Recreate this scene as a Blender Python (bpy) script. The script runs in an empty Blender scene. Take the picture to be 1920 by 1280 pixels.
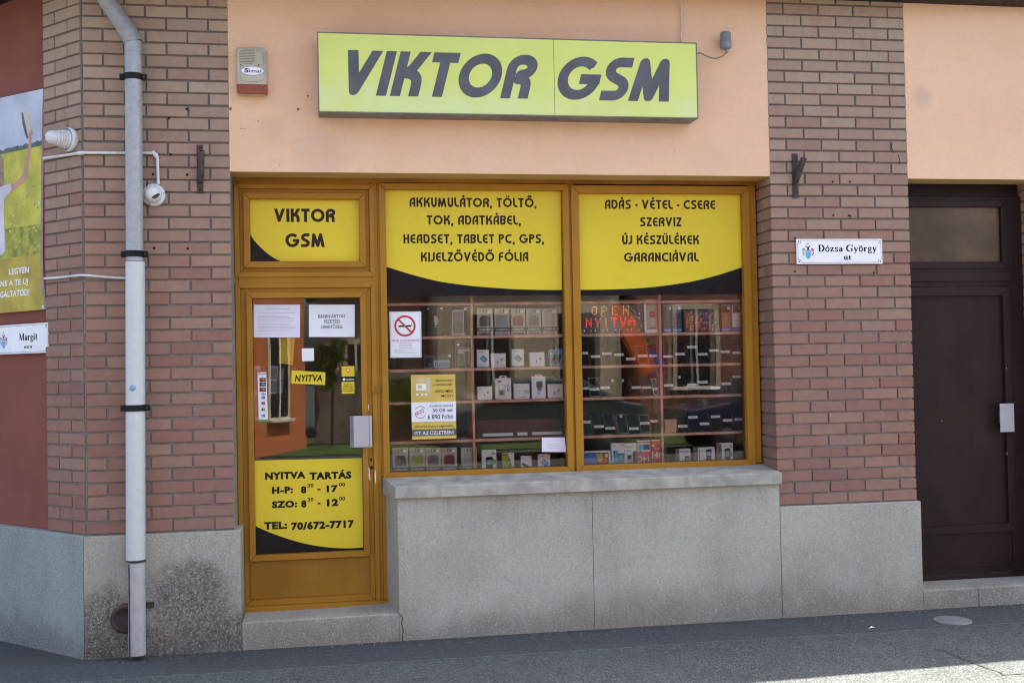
import bpy, math, random
from mathutils import Vector, Matrix
from mathutils.geometry import delaunay_2d_cdt
random.seed(7)
S = bpy.context.scene
COL = S.collection

# ------------------------------------------------------------------ camera, world, sun, exposure
YAW, PIT, ROL, FPX = 0.165312695, 0.0205011522, -0.019521139, 2100.0
CAM = Vector((0.0, -7.1207, 1.72))
_fw = Vector((math.sin(YAW) * math.cos(PIT), math.cos(YAW) * math.cos(PIT), math.sin(PIT)))
_r = Vector((math.cos(YAW), -math.sin(YAW), 0)); _u = _r.cross(_fw)
RT = math.cos(ROL) * _r + math.sin(ROL) * _u
UP = -math.sin(ROL) * _r + math.cos(ROL) * _u
cd = bpy.data.cameras.new("camera"); cam = bpy.data.objects.new("camera", cd); COL.objects.link(cam)
cd.sensor_width = 36; cd.lens = FPX / 1920 * 36; cd.clip_start = .05; cd.clip_end = 600
M = Matrix((RT, UP, -_fw)).transposed().to_4x4(); M.translation = CAM
cam.matrix_world = M; S.camera = cam

SUN_AZ, SUN_EL = math.radians(61), math.radians(64)      # azimuth from +Y (behind the building) towards +X
SUN = Vector((math.sin(SUN_AZ) * math.cos(SUN_EL), math.cos(SUN_AZ) * math.cos(SUN_EL), math.sin(SUN_EL)))
W = bpy.data.worlds.new("World"); S.world = W; W.use_nodes = True
wn = W.node_tree; bg = wn.nodes["Background"]
sky = wn.nodes.new("ShaderNodeTexSky"); sky.sky_type = 'NISHITA'; sky.sun_disc = False
sky.sun_elevation = SUN_EL; sky.sun_rotation = SUN_AZ; sky.air_density = .9; sky.dust_density = 4.0; sky.ozone_density = .6
wn.links.new(sky.outputs[0], bg.inputs[0]); bg.inputs[1].default_value = 0.10
sl = bpy.data.lights.new("sun", 'SUN'); sl.energy = 4.5; sl.angle = math.radians(.5); sl.color = (1, .93, .82)
so = bpy.data.objects.new("sun", sl); COL.objects.link(so); so.rotation_euler = SUN.to_track_quat('Z', 'Y').to_euler(); so.location = (0, 0, 20)
vs = S.view_settings; vs.view_transform = 'Standard'; vs.look = 'None'; vs.exposure = 2.47; vs.gamma = 1.0
S.cycles.use_denoising = True; S.cycles.denoising_prefilter = 'ACCURATE'; S.cycles.use_adaptive_sampling = False
S.cycles.filter_width = 1.1
S.cycles.max_bounces = 10; S.cycles.transparent_max_bounces = 16; S.cycles.diffuse_bounces = 5
S.cycles.sample_clamp_indirect = 6

# ------------------------------------------------------------------ pixel -> place
def ray(px, py): return _fw + (px - 960) / FPX * RT - (py - 640) / FPX * UP
class Plane:
    def __init__(s, o, u, n): s.o = Vector(o); s.u = Vector(u).normalized(); s.n = Vector(n).normalized()
    def p(s, px, py, off=0.0):
        d = ray(px, py); o = s.o + s.n * off
        return CAM + d * ((o - CAM).dot(s.n) / d.dot(s.n))
    def uz(s, px, py, off=0.0):
        q = s.p(px, py, off); return (q - s.o).dot(s.u), q.z
    def xyz(s, u, z, off=0.0):
        q = s.o + s.u * u + s.n * off; return Vector((q.x, q.y, z))
def FR(y): return Plane((0, y, 0), (1, 0, 0), (0, -1, 0))
F0 = FR(0)
def at(px, py, y=0.0): q = FR(y).p(px, py); return q.x, q.z
def vx(y, *pts): return sum(at(a, b, y)[0] for a, b in pts) / len(pts)
def hz(y, *pts): return sum(at(a, b, y)[1] for a, b in pts) / len(pts)
def gnd(px, py, z=0.0):
    d = ray(px, py); t = (z - CAM.z) / d.z; return CAM + d * t
CX, CZ = vx(0, (153, 30), (158, 1000)), 0
CH = Plane((CX, 0, 0), (.7071, -.7071, 0), (-.7071, -.7071, 0))     # chamfered corner; u runs towards the front corner

# ------------------------------------------------------------------ materials
MATS = {}
class NT:
    def __init__(s, m):
        s.t = m.node_tree; s.b = s.t.nodes["Principled BSDF"]
        s.pos = s.t.nodes.new("ShaderNodeNewGeometry").outputs["Position"]
    def n(s, k, **kw):
        q = s.t.nodes.new("ShaderNode" + k)
        for a, b in kw.items(): setattr(q, a, b)
        return q
    def l(s, a, b): s.t.links.new(a, b)
    def put(s, inp, v):
        if hasattr(v, "links") or hasattr(v, "is_output"): s.l(v, inp)
        else: inp.default_value = v
    def m(s, op, a, b=0.0, c=0.0, clamp=False):
        q = s.n("Math", operation=op); q.use_clamp = clamp
        for i, v in enumerate((a, b, c)): s.put(q.inputs[i], v)
        return q.outputs[0]
    def noise(s, scale, detail=4, rough=.55, vec=None, stretch=None):
        q = s.n("TexNoise"); q.inputs["Scale"].default_value = scale; q.inputs["Detail"].default_value = detail; q.inputs["Roughness"].default_value = rough
        v = vec or s.pos
        if stretch:
            mp = s.n("Mapping"); mp.inputs["Scale"].default_value = stretch; s.l(v, mp.inputs[0]); v = mp.outputs[0]
        s.l(v, q.inputs["Vector"]); return q.outputs["Fac"]
    def ramp(s, f, a, b, lo=.35, hi=.65):
        q = s.n("MapRange"); q.interpolation_type = 'SMOOTHSTEP'
        s.put(q.inputs[0], f); q.inputs[1].default_value = lo; q.inputs[2].default_value = hi; q.inputs[3].default_value = a; q.inputs[4].default_value = b
        return q.outputs[0]
    def mix(s, f, a, b, mode='MIX'):
        q = s.n("Mix", data_type='RGBA', blend_type=mode)
        s.put(q.inputs[0], f)
        for i, v in ((6, a), (7, b)):
            if isinstance(v, tuple): v = (*v[:3], 1)
            s.put(q.inputs[i], v)
        return q.outputs[2]
    def sep(s, v=None):
        q = s.n("SeparateXYZ"); s.l(v or s.pos, q.inputs[0]); return q.outputs
    def bump(s, h, dist=.002, strength=1.0):
        q = s.n("Bump"); q.inputs["Strength"].default_value = strength; q.inputs["Distance"].default_value = dist
        s.l(h, q.inputs["Height"]); s.l(q.outputs[0], s.b.inputs["Normal"])
def new(name):
    m = bpy.data.materials.new(name); m.use_nodes = True; MATS[name] = m; return m, NT(m)
def sc(c, k): return tuple(min(1, x * k) for x in c)
def pm(name, col, rough=.6, var=.12, scale=6, bump=0.0, bscale=60, metal=0.0, spec=.4, streak=0.0):
    """plain painted / printed / plastic surface with slight uneven colour and gloss"""
    m, t = new(name)
    f = t.noise(scale, 5, .6)
    c = t.mix(t.ramp(f, 0, 1, .3, .7), sc(col, 1 - var), sc(col, 1 + var))
    if streak:
        g = t.noise(1.0, 5, .6, stretch=(14, 14, 1.2)); c = t.mix(t.ramp(g, 0, streak, .5, .75), c, sc(col, .45))
    t.l(c, t.b.inputs["Base Color"])
    t.l(t.ramp(t.noise(scale * 3, 3), max(.02, rough - .08), min(1, rough + .08)), t.b.inputs["Roughness"])
    t.b.inputs["Metallic"].default_value = metal; t.b.inputs["Specular IOR Level"].default_value = spec
    if bump: t.bump(t.noise(bscale, 4), bump)
    return m
def emit(name, col, k):
    m, t = new(name); t.b.inputs["Base Color"].default_value = (*sc(col, .3), 1)
    t.b.inputs["Emission Color"].default_value = (*col, 1); t.b.inputs["Emission Strength"].default_value = k; return m

# brick: each brick carries its own tint
m, t = new("brick")
at_ = t.n("Attribute"); at_.attribute_name = "tint"; rgb = t.n("SeparateColor"); t.l(at_.outputs["Color"], rgb.inputs[0])
R_, G_, B_ = rgb.outputs
f1 = t.noise(16, 6, .65); f2 = t.noise(70, 4, .6)
mix1 = t.m('ADD', t.m('MULTIPLY', R_, .62), t.m('MULTIPLY', t.ramp(f1, -.4, .5, .3, .7), .55))
red = t.mix(B_, (.288, .143, .102), (.244, .124, .095)); tan = t.mix(B_, (.425, .335, .24), (.39, .30, .22))
c = t.mix(t.m('ADD', t.m('MULTIPLY', G_, .85), t.m('MULTIPLY', mix1, .34), clamp=True), red, tan)
c = t.mix(t.ramp(t.noise(11, 3, .6, stretch=(1, 1, .6)), 0, .55, .52, .72), c, t.mix(G_, (.26, .155, .14), (.38, .22, .175))); c = t.mix(t.ramp(t.noise(14, 3, .5, stretch=(1.3, 1, .5)), 0, .30, .55, .75), c, (.25, .165, .165))
c = t.mix(t.ramp(f2, 0, .30, .5, .8), c, (.16, .10, .08)); c = t.mix(t.ramp(t.noise(9, 5, .7), 0, .4, .6, .8), c, (.42, .33, .28))
t.l(c, t.b.inputs["Base Color"]); t.b.inputs["Roughness"].default_value = .85; t.b.inputs["Specular IOR Level"].default_value = .25
t.bump(t.noise(130, 5, .6), .0018)
m, t = new("mortar")
c = t.mix(t.ramp(t.noise(22, 5), 0, 1), (.205, .20, .178), (.27, .262, .232)); c = t.mix(t.ramp(t.noise(3, 4), 0, .4, .5, .75), c, (.17, .14, .12)); c = t.mix(t.ramp(t.m('ADD', t.sep()[2], t.m('MULTIPLY', t.noise(1.5, 4), 1.2)), 0, .75, 2.4, 3.6), c, (.15, .135, .12))
t.l(c, t.b.inputs["Base Color"]); t.b.inputs["Roughness"].default_value = .95; t.bump(t.noise(160, 5, .7), .003)

def stucco(name, a, b, dirt):
    m, t = new(name)
    c = t.mix(t.ramp(t.noise(1.3, 6, .6), 0, 1, .35, .65), a, b)
    c = t.mix(t.ramp(t.noise(1.6, 6, .65, stretch=(1, 1, 1.6)), 0, .30, .56, .74), c, dirt)
    c = t.mix(t.ramp(t.noise(60, 3, .6, stretch=(1, 1, 1.0)), 0, .6, .74, .80), c, sc(dirt, .7))
    c = t.mix(t.ramp(t.noise(2.0, 6, .62, stretch=(3, 3, .8)), 0, .10, .52, .8), c, sc(dirt, .85))
    if name == "stucco_peach":
        x, y, z = t.sep()
        for px, py, rr_, k in ((1728, 182, .11, .38), (600, 285, .22, .22), (510, 245, .12, .2), (1330, 300, .2, .16)):
            bx_, bz_ = at(px, py); d = t.m('SQRT', t.m('ADD', t.m('POWER', t.m('SUBTRACT', x, bx_), 2), t.m('POWER', t.m('SUBTRACT', z, bz_), 2)))
            d = t.m('ADD', d, t.m('MULTIPLY', t.m('SUBTRACT', t.noise(9, 5, .6), .5), rr_ * .9)); c = t.mix(t.m('MULTIPLY', t.ramp(d, 1, 0, rr_ * .25, rr_), k), c, (.42, .30, .27))
        c = t.mix(t.ramp(t.noise(5, 6, .7, stretch=(.6, 1, 3.2)), 0, .28, .55, .72), c, (.60, .43, .36)); c = t.mix(t.ramp(t.noise(110, 5, .8), 0, .30, .45, .70), c, (.58, .39, .27)); c = t.mix(t.ramp(t.noise(18, 6, .75), 0, .16, .5, .7), c, (.60, .42, .31))
    t.l(c, t.b.inputs["Base Color"]); t.b.inputs["Roughness"].default_value = .92; t.b.inputs["Specular IOR Level"].default_value = .2
    h = t.m('ADD', t.noise(190, 4, .7), t.m('MULTIPLY', t.noise(24, 3), .8)); t.bump(h, .0022)
    return m
stucco("stucco_peach", (.80, .525, .325), (.84, .565, .37), (.56, .375, .28))
stucco("stucco_red", (.215, .076, .054), (.26, .095, .068), (.20, .09, .072))
stucco("stucco_soffit", (.55, .34, .12), (.62, .39, .15), (.42, .27, .12))
stucco("plaster_cream", (.46, .42, .32), (.52, .47, .36), (.40, .36, .28))

def aggregate(name, base, stain):
    m, t = new(name)
    v = t.n("TexVoronoi"); v.inputs["Scale"].default_value = 170; t.l(t.pos, v.inputs["Vector"])
    hv = t.n("SeparateColor"); t.l(v.outputs["Color"], hv.inputs[0])
    sel = t.m('MULTIPLY', t.m('GREATER_THAN', hv.outputs[0], .74), t.ramp(v.outputs["Distance"], 1, 0, .30, .52))
    drk = t.m('MULTIPLY', t.m('GREATER_THAN', hv.outputs[1], .80), t.ramp(v.outputs["Distance"], 1, 0, .35, .55))
    big = t.noise(1.5, 6, .6); c = t.mix(t.ramp(big, 0, 1, .35, .65), sc(base, .86), sc(base, 1.1))
    c = t.mix(t.ramp(t.noise(60, 6, .8), 0, .55, .42, .68), c, sc(base, .6))
    c = t.mix(t.ramp(t.noise(1.2, 5, .6, stretch=(6, 6, .8)), 0, .38, .52, .74), c, (base[0] * .66, base[1] * .63, base[2] * .56))
    x, y, z = t.sep()
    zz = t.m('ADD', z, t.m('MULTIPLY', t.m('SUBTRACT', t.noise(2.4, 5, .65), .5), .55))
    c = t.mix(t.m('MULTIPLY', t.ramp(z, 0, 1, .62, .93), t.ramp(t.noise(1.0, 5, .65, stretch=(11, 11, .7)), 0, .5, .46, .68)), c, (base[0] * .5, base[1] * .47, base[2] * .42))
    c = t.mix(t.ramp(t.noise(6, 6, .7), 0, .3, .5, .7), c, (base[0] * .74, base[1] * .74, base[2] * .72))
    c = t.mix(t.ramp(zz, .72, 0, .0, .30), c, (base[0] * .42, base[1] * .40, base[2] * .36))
    wet = None
    if stain:
        n_ = t.m('ADD', t.m('MULTIPLY', t.m('SUBTRACT', t.noise(3.0, 8, .75), .5), .95), t.m('MULTIPLY', t.m('SUBTRACT', t.noise(26, 6, .8), .5), .55))
        def blob(cx, cz, rx, rz):
            d = t.m('ADD', t.m('POWER', t.m('DIVIDE', t.m('SUBTRACT', x, cx), rx), 2), t.m('POWER', t.m('DIVIDE', t.m('SUBTRACT', z, cz), rz), 2))
            return t.ramp(t.m('ADD', t.m('SQRT', d), n_), 1, 0, .55, 1.08)
        wet = t.m('MAXIMUM', blob(-.83, .30, .30, .30), t.m('MAXIMUM', blob(-1.33, .16, .26, .30), blob(-.75, .06, .6, .22)))
        c = t.mix(t.m('MULTIPLY', wet, t.ramp(t.noise(45, 6, .8), .35, .85, .38, .62)), c, (.05, .047, .038))
        moss = t.m('MULTIPLY', t.ramp(t.noise(7, 5), 0, 1, .5, .62), t.ramp(z, 1, 0, .0, .16)); c = t.mix(t.m('MULTIPLY', moss, .4), c, (.05, .06, .025))
    c = t.mix(t.m('MULTIPLY', drk, .75), c, sc(base, .36)); c = t.mix(t.m('MULTIPLY', sel, .72), c, (.72, .70, .64))
    t.l(c, t.b.inputs["Base Color"]); t.b.inputs["Roughness"].default_value = .8
    t.bump(t.m('ADD', t.noise(120, 5, .7), t.m('MULTIPLY', sel, .5)), .003)
aggregate("aggregate_stained", (.41, .385, .31), True)
aggregate("aggregate", (.455, .438, .358), False)
aggregate("aggregate_blue", (.31, .345, .31), False)
pm("sill_stone", (.375, .36, .30), .85, .22, 9, .003, 120, streak=.5)

m, t = new("asphalt")
v = t.n("TexVoronoi"); v.inputs["Scale"].default_value = 120; t.l(t.pos, v.inputs["Vector"])
hv = t.n("SeparateColor"); t.l(v.outputs["Color"], hv.inputs[0])
big = t.noise(.9, 6, .65)
c = t.mix(t.ramp(big, 0, 1, .35, .65), (.042, .053, .053), (.068, .082, .081))
c = t.mix(t.ramp(hv.outputs[0], 0, .85, .35, 1), c, (.19, .205, .20)); c = t.mix(t.ramp(t.noise(38, 6, .8), 0, .6, .5, .68), c, (.03, .036, .036)); c = t.mix(t.ramp(t.noise(55, 5, .7), .55, 0, .35, .6), c, (.045, .045, .045))
c = t.mix(t.ramp(t.noise(7, 6, .7), 0, .42, .46, .68), c, (.038, .044, .044)); c = t.mix(t.ramp(t.noise(3.1, 6, .7), 0, .30, .52, .7), c, (.115, .125, .12))
x, y, z = t.sep()
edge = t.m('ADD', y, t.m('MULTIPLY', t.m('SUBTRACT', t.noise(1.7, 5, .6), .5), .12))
strip = t.ramp(edge, 0, 1, -.515, -.505)                       # older, darker strip of asphalt along the wall
c = t.mix(t.m('MULTIPLY', strip, t.ramp(t.noise(28, 5, .7), .25, .85, .35, .65)), c, (.045, .049, .050))
lip = t.m('MULTIPLY', t.ramp(edge, 0, 1, -.530, -.516), t.m('SUBTRACT', 1.0, strip)); c = t.mix(t.m('MULTIPLY', lip, .35), c, (.2, .215, .21))
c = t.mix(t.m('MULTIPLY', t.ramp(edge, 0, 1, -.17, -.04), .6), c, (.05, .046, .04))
t.l(c, t.b.inputs["Base Color"]); t.b.inputs["Roughness"].default_value = .85
t.bump(t.m('ADD', v.outputs["Distance"], t.m('MULTIPLY', t.noise(30, 4), 1.0)), .008)
pm("crack_dark", (.035, .033, .03), .95)
pm("grass", (.055, .10, .022), .9, .5, 3, .02, 40)

m, t = new("ochre_paint")
c = t.mix(t.ramp(t.noise(2.2, 5), 0, 1), (.345, .160, .013), (.385, .186, .018))
c = t.mix(t.ramp(t.noise(1.2, 5, .6, stretch=(9, 9, 1.0)), 0, .14, .55, .8), c, (.26, .12, .014))
c = t.mix(t.ramp(t.noise(45, 5, .7), 0, .45, .68, .74), c, (.20, .10, .02))
t.l(c, t.b.inputs["Base Color"]); t.l(t.ramp(t.noise(9), .34, .5), t.b.inputs["Roughness"]); t.b.inputs["Specular IOR Level"].default_value = .22; t.bump(t.noise(35, 5), .0008)
pm("ochre_dark", (.27, .120, .012), .5, .2, 3, spec=.2)
pm("ochre_panel", (.305, .145, .014), .5, .16, 2.5, spec=.2, streak=.25)
pm("paint_chip", (.75, .74, .70), .7)
pm("brown_paint", (.030, .0165, .015), .42, .2, 3, .0006, 40, streak=.3, spec=.15)
pm("brown_dark", (.016, .010, .011), .45, .2, 4, spec=.15)
pm("hatched_glass_brown", (.10, .06, .028), .3, .4, 2.5, .001, 120)
pm("gap_black", (.006, .006, .006), .9)

# printed vinyl, paper, inks
pm("vinyl_yellow", (.72, .56, .03), .34, .04, 1.2, spec=.25, bump=.002, bscale=2.5)
pm("vinyl_black", (.008, .008, .010), .3, spec=.15)
pm("ink_brown", (.030, .018, .012), .4, spec=.15)
pm("ink_black", (.012, .012, .012), .5, spec=.15)
pm("ink_grey", (.30, .30, .31), .6)
pm("paper", (.76, .77, .80), .7, .05, 4)
pm("paper_lilac", (.72, .70, .79), .7, .05, 4)
pm("sign_white", (.83, .84, .85), .3, .05, 3)
pm("red_print", (.52, .04, .04), .45); pm("blue_print", (.05, .17, .48), .4); pm("sky_blue_print", (.10, .42, .75), .4)
pm("orange_print", (.75, .22, .03), .45); pm("green_print", (.07, .33, .09), .5); pm("gold_print", (.62, .44, .12), .5)
pm("poster_yellow", (.60, .43, .085), .5, .06); pm("teal_print", (.07, .50, .50), .4); pm("navy_print", (.03, .035, .16), .4)
pm("purple_print", (.07, .05, .11), .4); pm("lime_print", (.34, .42, .05), .5); pm("maroon_print", (.20, .035, .055), .6)
pm("card_white", (.80, .81, .82), .5, .05); pm("card_cream", (.54, .51, .42), .55, .06); pm("card_black", (.022, .023, .024), .4, spec=.15)
pm("card_grey", (.16, .165, .165), .5); pm("card_beige", (.42, .38, .29), .6); pm("card_mint", (.36, .40, .38), .6); pm("card_olive", (.13, .13, .105), .6, spec=.15)
pm("card_red", (.62, .026, .035), .4, .05); pm("case_orange", (.40, .16, .065), .5); pm("phone_black", (.010, .010, .012), .18, spec=.15); pm("phone_grey", (.10, .10, .105), .3); pm("phone_silver", (.5, .5, .52), .3, metal=.6)
pm("steel_blue_print", (.22, .38, .55), .3)
m, t = new("sign_acrylic")
c = t.mix(t.ramp(t.noise(2.4, 5), 0, 1, .3, .7), (.60, .68, .14), (.655, .73, .165))
x, y, z = t.sep()
pale = t.m('MULTIPLY', t.ramp(t.m('ADD', z, t.m('MULTIPLY', t.m('SUBTRACT', t.noise(3, 5), .5), .4)), 1, 0, 3.36, 3.56), t.ramp(t.noise(1.7, 4), .25, 1, .4, .6))
c = t.mix(t.m('MULTIPLY', pale, .55), c, (.64, .75, .40)); c = t.mix(t.ramp(t.noise(50, 4, .7), 0, .4, .68, .76), c, (.40, .38, .10))
t.l(c, t.b.inputs["Base Color"]); t.b.inputs["Roughness"].default_value = .32
pm("sign_letter", (.088, .092, .098), .4, .16, 7)
pm("aluminium_dull", (.20, .19, .175), .5, .2, 5, metal=.25, streak=.3)
def zinc(name, a, b, dark, spk=.6):
    m, t = new(name)
    c = t.mix(t.ramp(t.noise(26, 6, .7), 0, 1, .3, .7), a, b); c = t.mix(t.ramp(t.noise(130, 4, .7), 0, spk, .58, .70), c, dark)
    c = t.mix(t.ramp(t.noise(2, 5, .6, stretch=(9, 9, 1.2)), 0, .4, .55, .75), c, sc(dark, 1.5))
    t.l(c, t.b.inputs["Base Color"]); t.b.inputs["Roughness"].default_value = .5; t.b.inputs["Metallic"].default_value = .15; t.bump(t.noise(30), .0006)
zinc("zinc_pipe", (.31, .325, .33), (.41, .425, .43), (.20, .19, .19))
zinc("white_pipe", (.53, .57, .54), (.58, .62, .59), (.34, .33, .29), .12)
zinc("grey_pipe", (.40, .39, .37), (.50, .49, .46), (.22, .20, .18))
zinc("pipe_elbow", (.25, .26, .26), (.36, .36, .36), (.15, .14, .13))
pm("black_iron", (.014, .014, .015), .55, .3, 20, .001, 80, spec=.15); pm("rust_iron", (.055, .040, .034), .7, .5, 14, .001, 90)
pm("white_plastic", (.66, .67, .66), .45, .08, 6, streak=.4); pm("white_cable", (.62, .62, .62), .5); pm("grey_plastic", (.22, .225, .24), .5, .1, 9)
pm("cable_grey", (.20, .19, .18), .6); pm("siren_case", (.46, .43, .32), .45, .08, 8, streak=.2); pm("siren_dark", (.04, .038, .035), .6)
pm("siren_red", (.26, .052, .012), .3, .12, 9); pm("lens_dark", (.05, .03, .03), .2)
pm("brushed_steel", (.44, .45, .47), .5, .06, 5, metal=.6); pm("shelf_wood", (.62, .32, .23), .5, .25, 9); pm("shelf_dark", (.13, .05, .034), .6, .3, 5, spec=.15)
pm("fascia_dark", (.025, .020, .022), .5, spec=.15); pm("roof_tile", (.22, .08, .05), .8, .3, 5); pm("floor_tile", (.16, .14, .12), .4, .1, 3)
pm("manhole_iron", (.24, .235, .23), .55, .2, 20, .002, 60, metal=.3)
emit("led_red", (1, .04, .06), .45); emit("led_orange", (1, .36, .10), .30); emit("led_blue", (.12, .14, 1), .6); emit("led_white", (.8, .85, 1), .2)
# far side of the street (seen in the window glass)
stucco("house_orange", (.60, .185, .07), (.66, .22, .09), (.5, .17, .08)); stucco("house_cream", (.56, .46, .34), (.64, .53, .40), (.46, .38, .29)); stucco("house_pink", (.26, .13, .10), (.31, .16, .125), (.2, .11, .09)); stucco("house_rose", (.66, .42, .35), (.72, .47, .40), (.55, .36, .3))
pm("trim_cream", (.72, .60, .42), .7); pm("window_dark", (.02, .022, .026), .12); pm("fence_wood", (.23, .20, .165), .9, .35, 7); pm("leaf", (.10, .21, .035), .6, .5, 2); pm("leaf_light", (.20, .33, .06), .6, .4, 2); pm("bark", (.10, .075, .05), .9)
pm("car_green", (.05, .085, .085), .15, .04, 2, spec=.8); pm("car_navy", (.02, .03, .06), .15, .04, 2, spec=.8); pm("tyre", (.015, .015, .015), .8); pm("banner_orange", (.95, .20, .03), .5)
def glass(name, ior, tint=(.975, .985, .98)):
    m = bpy.data.materials.new(name); m.use_nodes = True; MATS[name] = m; t = m.node_tree; t.nodes.clear()
    o = t.nodes.new("ShaderNodeOutputMaterial"); x = t.nodes.new("ShaderNodeMixShader"); f = t.nodes.new("ShaderNodeFresnel"); f.inputs[0].default_value = ior
    tr = t.nodes.new("ShaderNodeBsdfTransparent"); tr.inputs[0].default_value = (*tint, 1); gl = t.nodes.new("ShaderNodeBsdfGlossy"); gl.inputs["Roughness"].default_value = 0.0
    g = t.nodes.new("ShaderNodeNewGeometry"); n = t.nodes.new("ShaderNodeTexNoise"); n.inputs["Scale"].default_value = 2.2; n.inputs["Detail"].default_value = 1
    b = t.nodes.new("ShaderNodeBump"); b.inputs["Strength"].default_value = .6; b.inputs["Distance"].default_value = .0006
    t.links.new(g.outputs["Position"], n.inputs["Vector"]); t.links.new(n.outputs[0], b.inputs["Height"]); t.links.new(b.outputs[0], gl.inputs["Normal"])
    t.links.new(f.outputs[0], x.inputs[0]); t.links.new(tr.outputs[0], x.inputs[1]); t.links.new(gl.outputs[0], x.inputs[2]); t.links.new(x.outputs[0], o.inputs[0])
glass("pane_glass", 1.75); glass("pane_glass_window", 1.6); glass("pane_glass_inner", 1.38, (.985, .99, .985))

# ------------------------------------------------------------------ text
_tc = {}
def bfont(body):
    if body in _tc: return _tc[body]
    c = bpy.data.curves.new("lettering_source", 'FONT'); c.body = body; c.fill_mode = 'FRONT'; c.resolution_u = 3
    o = bpy.data.objects.new("lettering_source", c); COL.objects.link(o)
    me = o.evaluated_get(bpy.context.evaluated_depsgraph_get()).to_mesh()
    v = [(q.co.x, q.co.y) for q in me.vertices]; f = [tuple(p.vertices) for p in me.polygons]
    o.evaluated_get(bpy.context.evaluated_depsgraph_get()).to_mesh_clear()
    bpy.data.objects.remove(o); bpy.data.curves.remove(c)
    _tc[body] = (v, f); return v, f
def _outline_bold(body, k): # heavier weight through the curve offset
    key = (body, k)
    if key in _tc: return _tc[key]
    c = bpy.data.curves.new("lettering_source", 'FONT'); c.body = body; c.fill_mode = 'FRONT'; c.resolution_u = 3; c.offset = k; c.space_character = 1.0 + k * 2.2
    o = bpy.data.objects.new("lettering_source", c); COL.objects.link(o)
    ev = o.evaluated_get(bpy.context.evaluated_depsgraph_get()); me = ev.to_mesh()
    v = [(q.co.x, q.co.y) for q in me.vertices]; f = [tuple(p.vertices) for p in me.polygons]
    ev.to_mesh_clear(); bpy.data.objects.remove(o); bpy.data.curves.remove(c)
    _tc[key] = (v, f); return v, f
CAPH = max(y for x, y in bfont("H")[0])

def arc(cx, cy, rx, ry, a0, a1, n=14):
    return [(cx + rx * math.cos(math.radians(a0 + (a1 - a0) * i / n)), cy + ry * math.sin(math.radians(a0 + (a1 - a0) * i / n))) for i in range(n + 1)]
def fil(pts, n=6):
    """polyline whose points may carry a corner radius"""
    out = []
    for i, p in enumerate(pts):
        if len(p) < 3 or i in (0, len(pts) - 1): out.append((p[0], p[1])); continue
        P = Vector(p[:2]); a = Vector(pts[i - 1][:2]) - P; b = Vector(pts[i + 1][:2]) - P
        r = min(p[2], a.length * .98, b.length * .98); A = P + a.normalized() * r; B = P + b.normalized() * r
        for k in range(n + 1):
            s = k / n; q = A * (1 - s) ** 2 + P * 2 * s * (1 - s) + B * s * s; out.append((q.x, q.y))
    return out
def ribbon(pts, w):
    P = [Vector(p) for p in pts]; Q = [P[0]]
    for p in P[1:]:
        if (p - Q[-1]).length > 1e-5: Q.append(p)
    L = []; Rr = []
    for i, p in enumerate(Q):
        d0 = (p - Q[i - 1]).normalized() if i else None; d1 = (Q[i + 1] - p).normalized() if i < len(Q) - 1 else None
        if d0 is None: d0 = d1
        if d1 is None: d1 = d0
        n0 = Vector((-d0.y, d0.x)); n1 = Vector((-d1.y, d1.x)); mm = (n0 + n1)
        mm = mm.normalized() if mm.length > 1e-6 else n0
        k = min(2.2, 1 / max(.3, mm.dot(n0))); L.append(p + mm * k * w / 2); Rr.append(p - mm * k * w / 2)
    return L, Rr
def clip_band(P):
    for keep, lim in ((lambda q: q[1] >= 0, 0.0), (lambda q: q[1] <= 1, 1.0)):
        out = []
        for i in range(len(P)):
            a, b = P[i - 1], P[i]
            if keep(a) != keep(b): t = (lim - a[1]) / (b[1] - a[1]); out.append((a[0] + (b[0] - a[0]) * t, lim))
            if keep(b): out.append(b)
        P = out
        if len(P) < 3: return None
    return P
def union(pieces):
    """overlapping convex pieces merged into one flat, non-overlapping mesh"""
    vs_, fs = [], []
    for p in pieces:
        ar = sum(p[i - 1][0] * p[i][1] - p[i][0] * p[i - 1][1] for i in range(len(p)))
        q = list(p) if ar > 0 else list(p)[::-1]
        if abs(ar) < 1e-12: continue
        fs.append(list(range(len(vs_), len(vs_) + len(q)))); vs_ += [Vector((a, b)) for a, b in q]
    co, _, fc, _, _, of = delaunay_2d_cdt(vs_, [], fs, 0, 1e-6)
    return [(v.x, v.y) for v in co], [tuple(f) for f, o in zip(fc, of) if o]
def stroke_pieces(pts, w, clip=True):
    """a stroke as convex pieces: one rectangle per segment and a disc on every joint"""
    Q = [Vector(pts[0])]
    for p in pts[1:]:
        if (Vector(p) - Q[-1]).length > 1e-5: Q.append(Vector(p))
    if clip:
        for e, nb in ((0, 1), (-1, -2)):
            if abs(Q[e].y) < 1e-4 or abs(Q[e].y - 1) < 1e-4: Q[e] = Q[e] + (Q[e] - Q[nb]).normalized() * w * .6
    out = []; closed = (Q[0] - Q[-1]).length < 1e-4; h = w / 2
    for a, b in zip(Q[:-1], Q[1:]):
        d = (b - a).normalized(); n = Vector((-d.y, d.x)) * h; out.append([tuple(a - n), tuple(b - n), tuple(b + n), tuple(a + n)])
    for i in range(0 if closed else 1, len(Q) - 1):
        d0 = (Q[i] - Q[i - 1 if i else -2]).normalized(); d1 = (Q[i + 1] - Q[i]).normalized()
        if d0.dot(d1) > .9995: continue
        out.append([(Q[i].x + h * math.cos(math.pi * k / 7), Q[i].y + h * math.sin(math.pi * k / 7)) for k in range(14)])
    if clip: out = [q for q in (clip_band(p) for p in out) if q]
    return out
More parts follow.
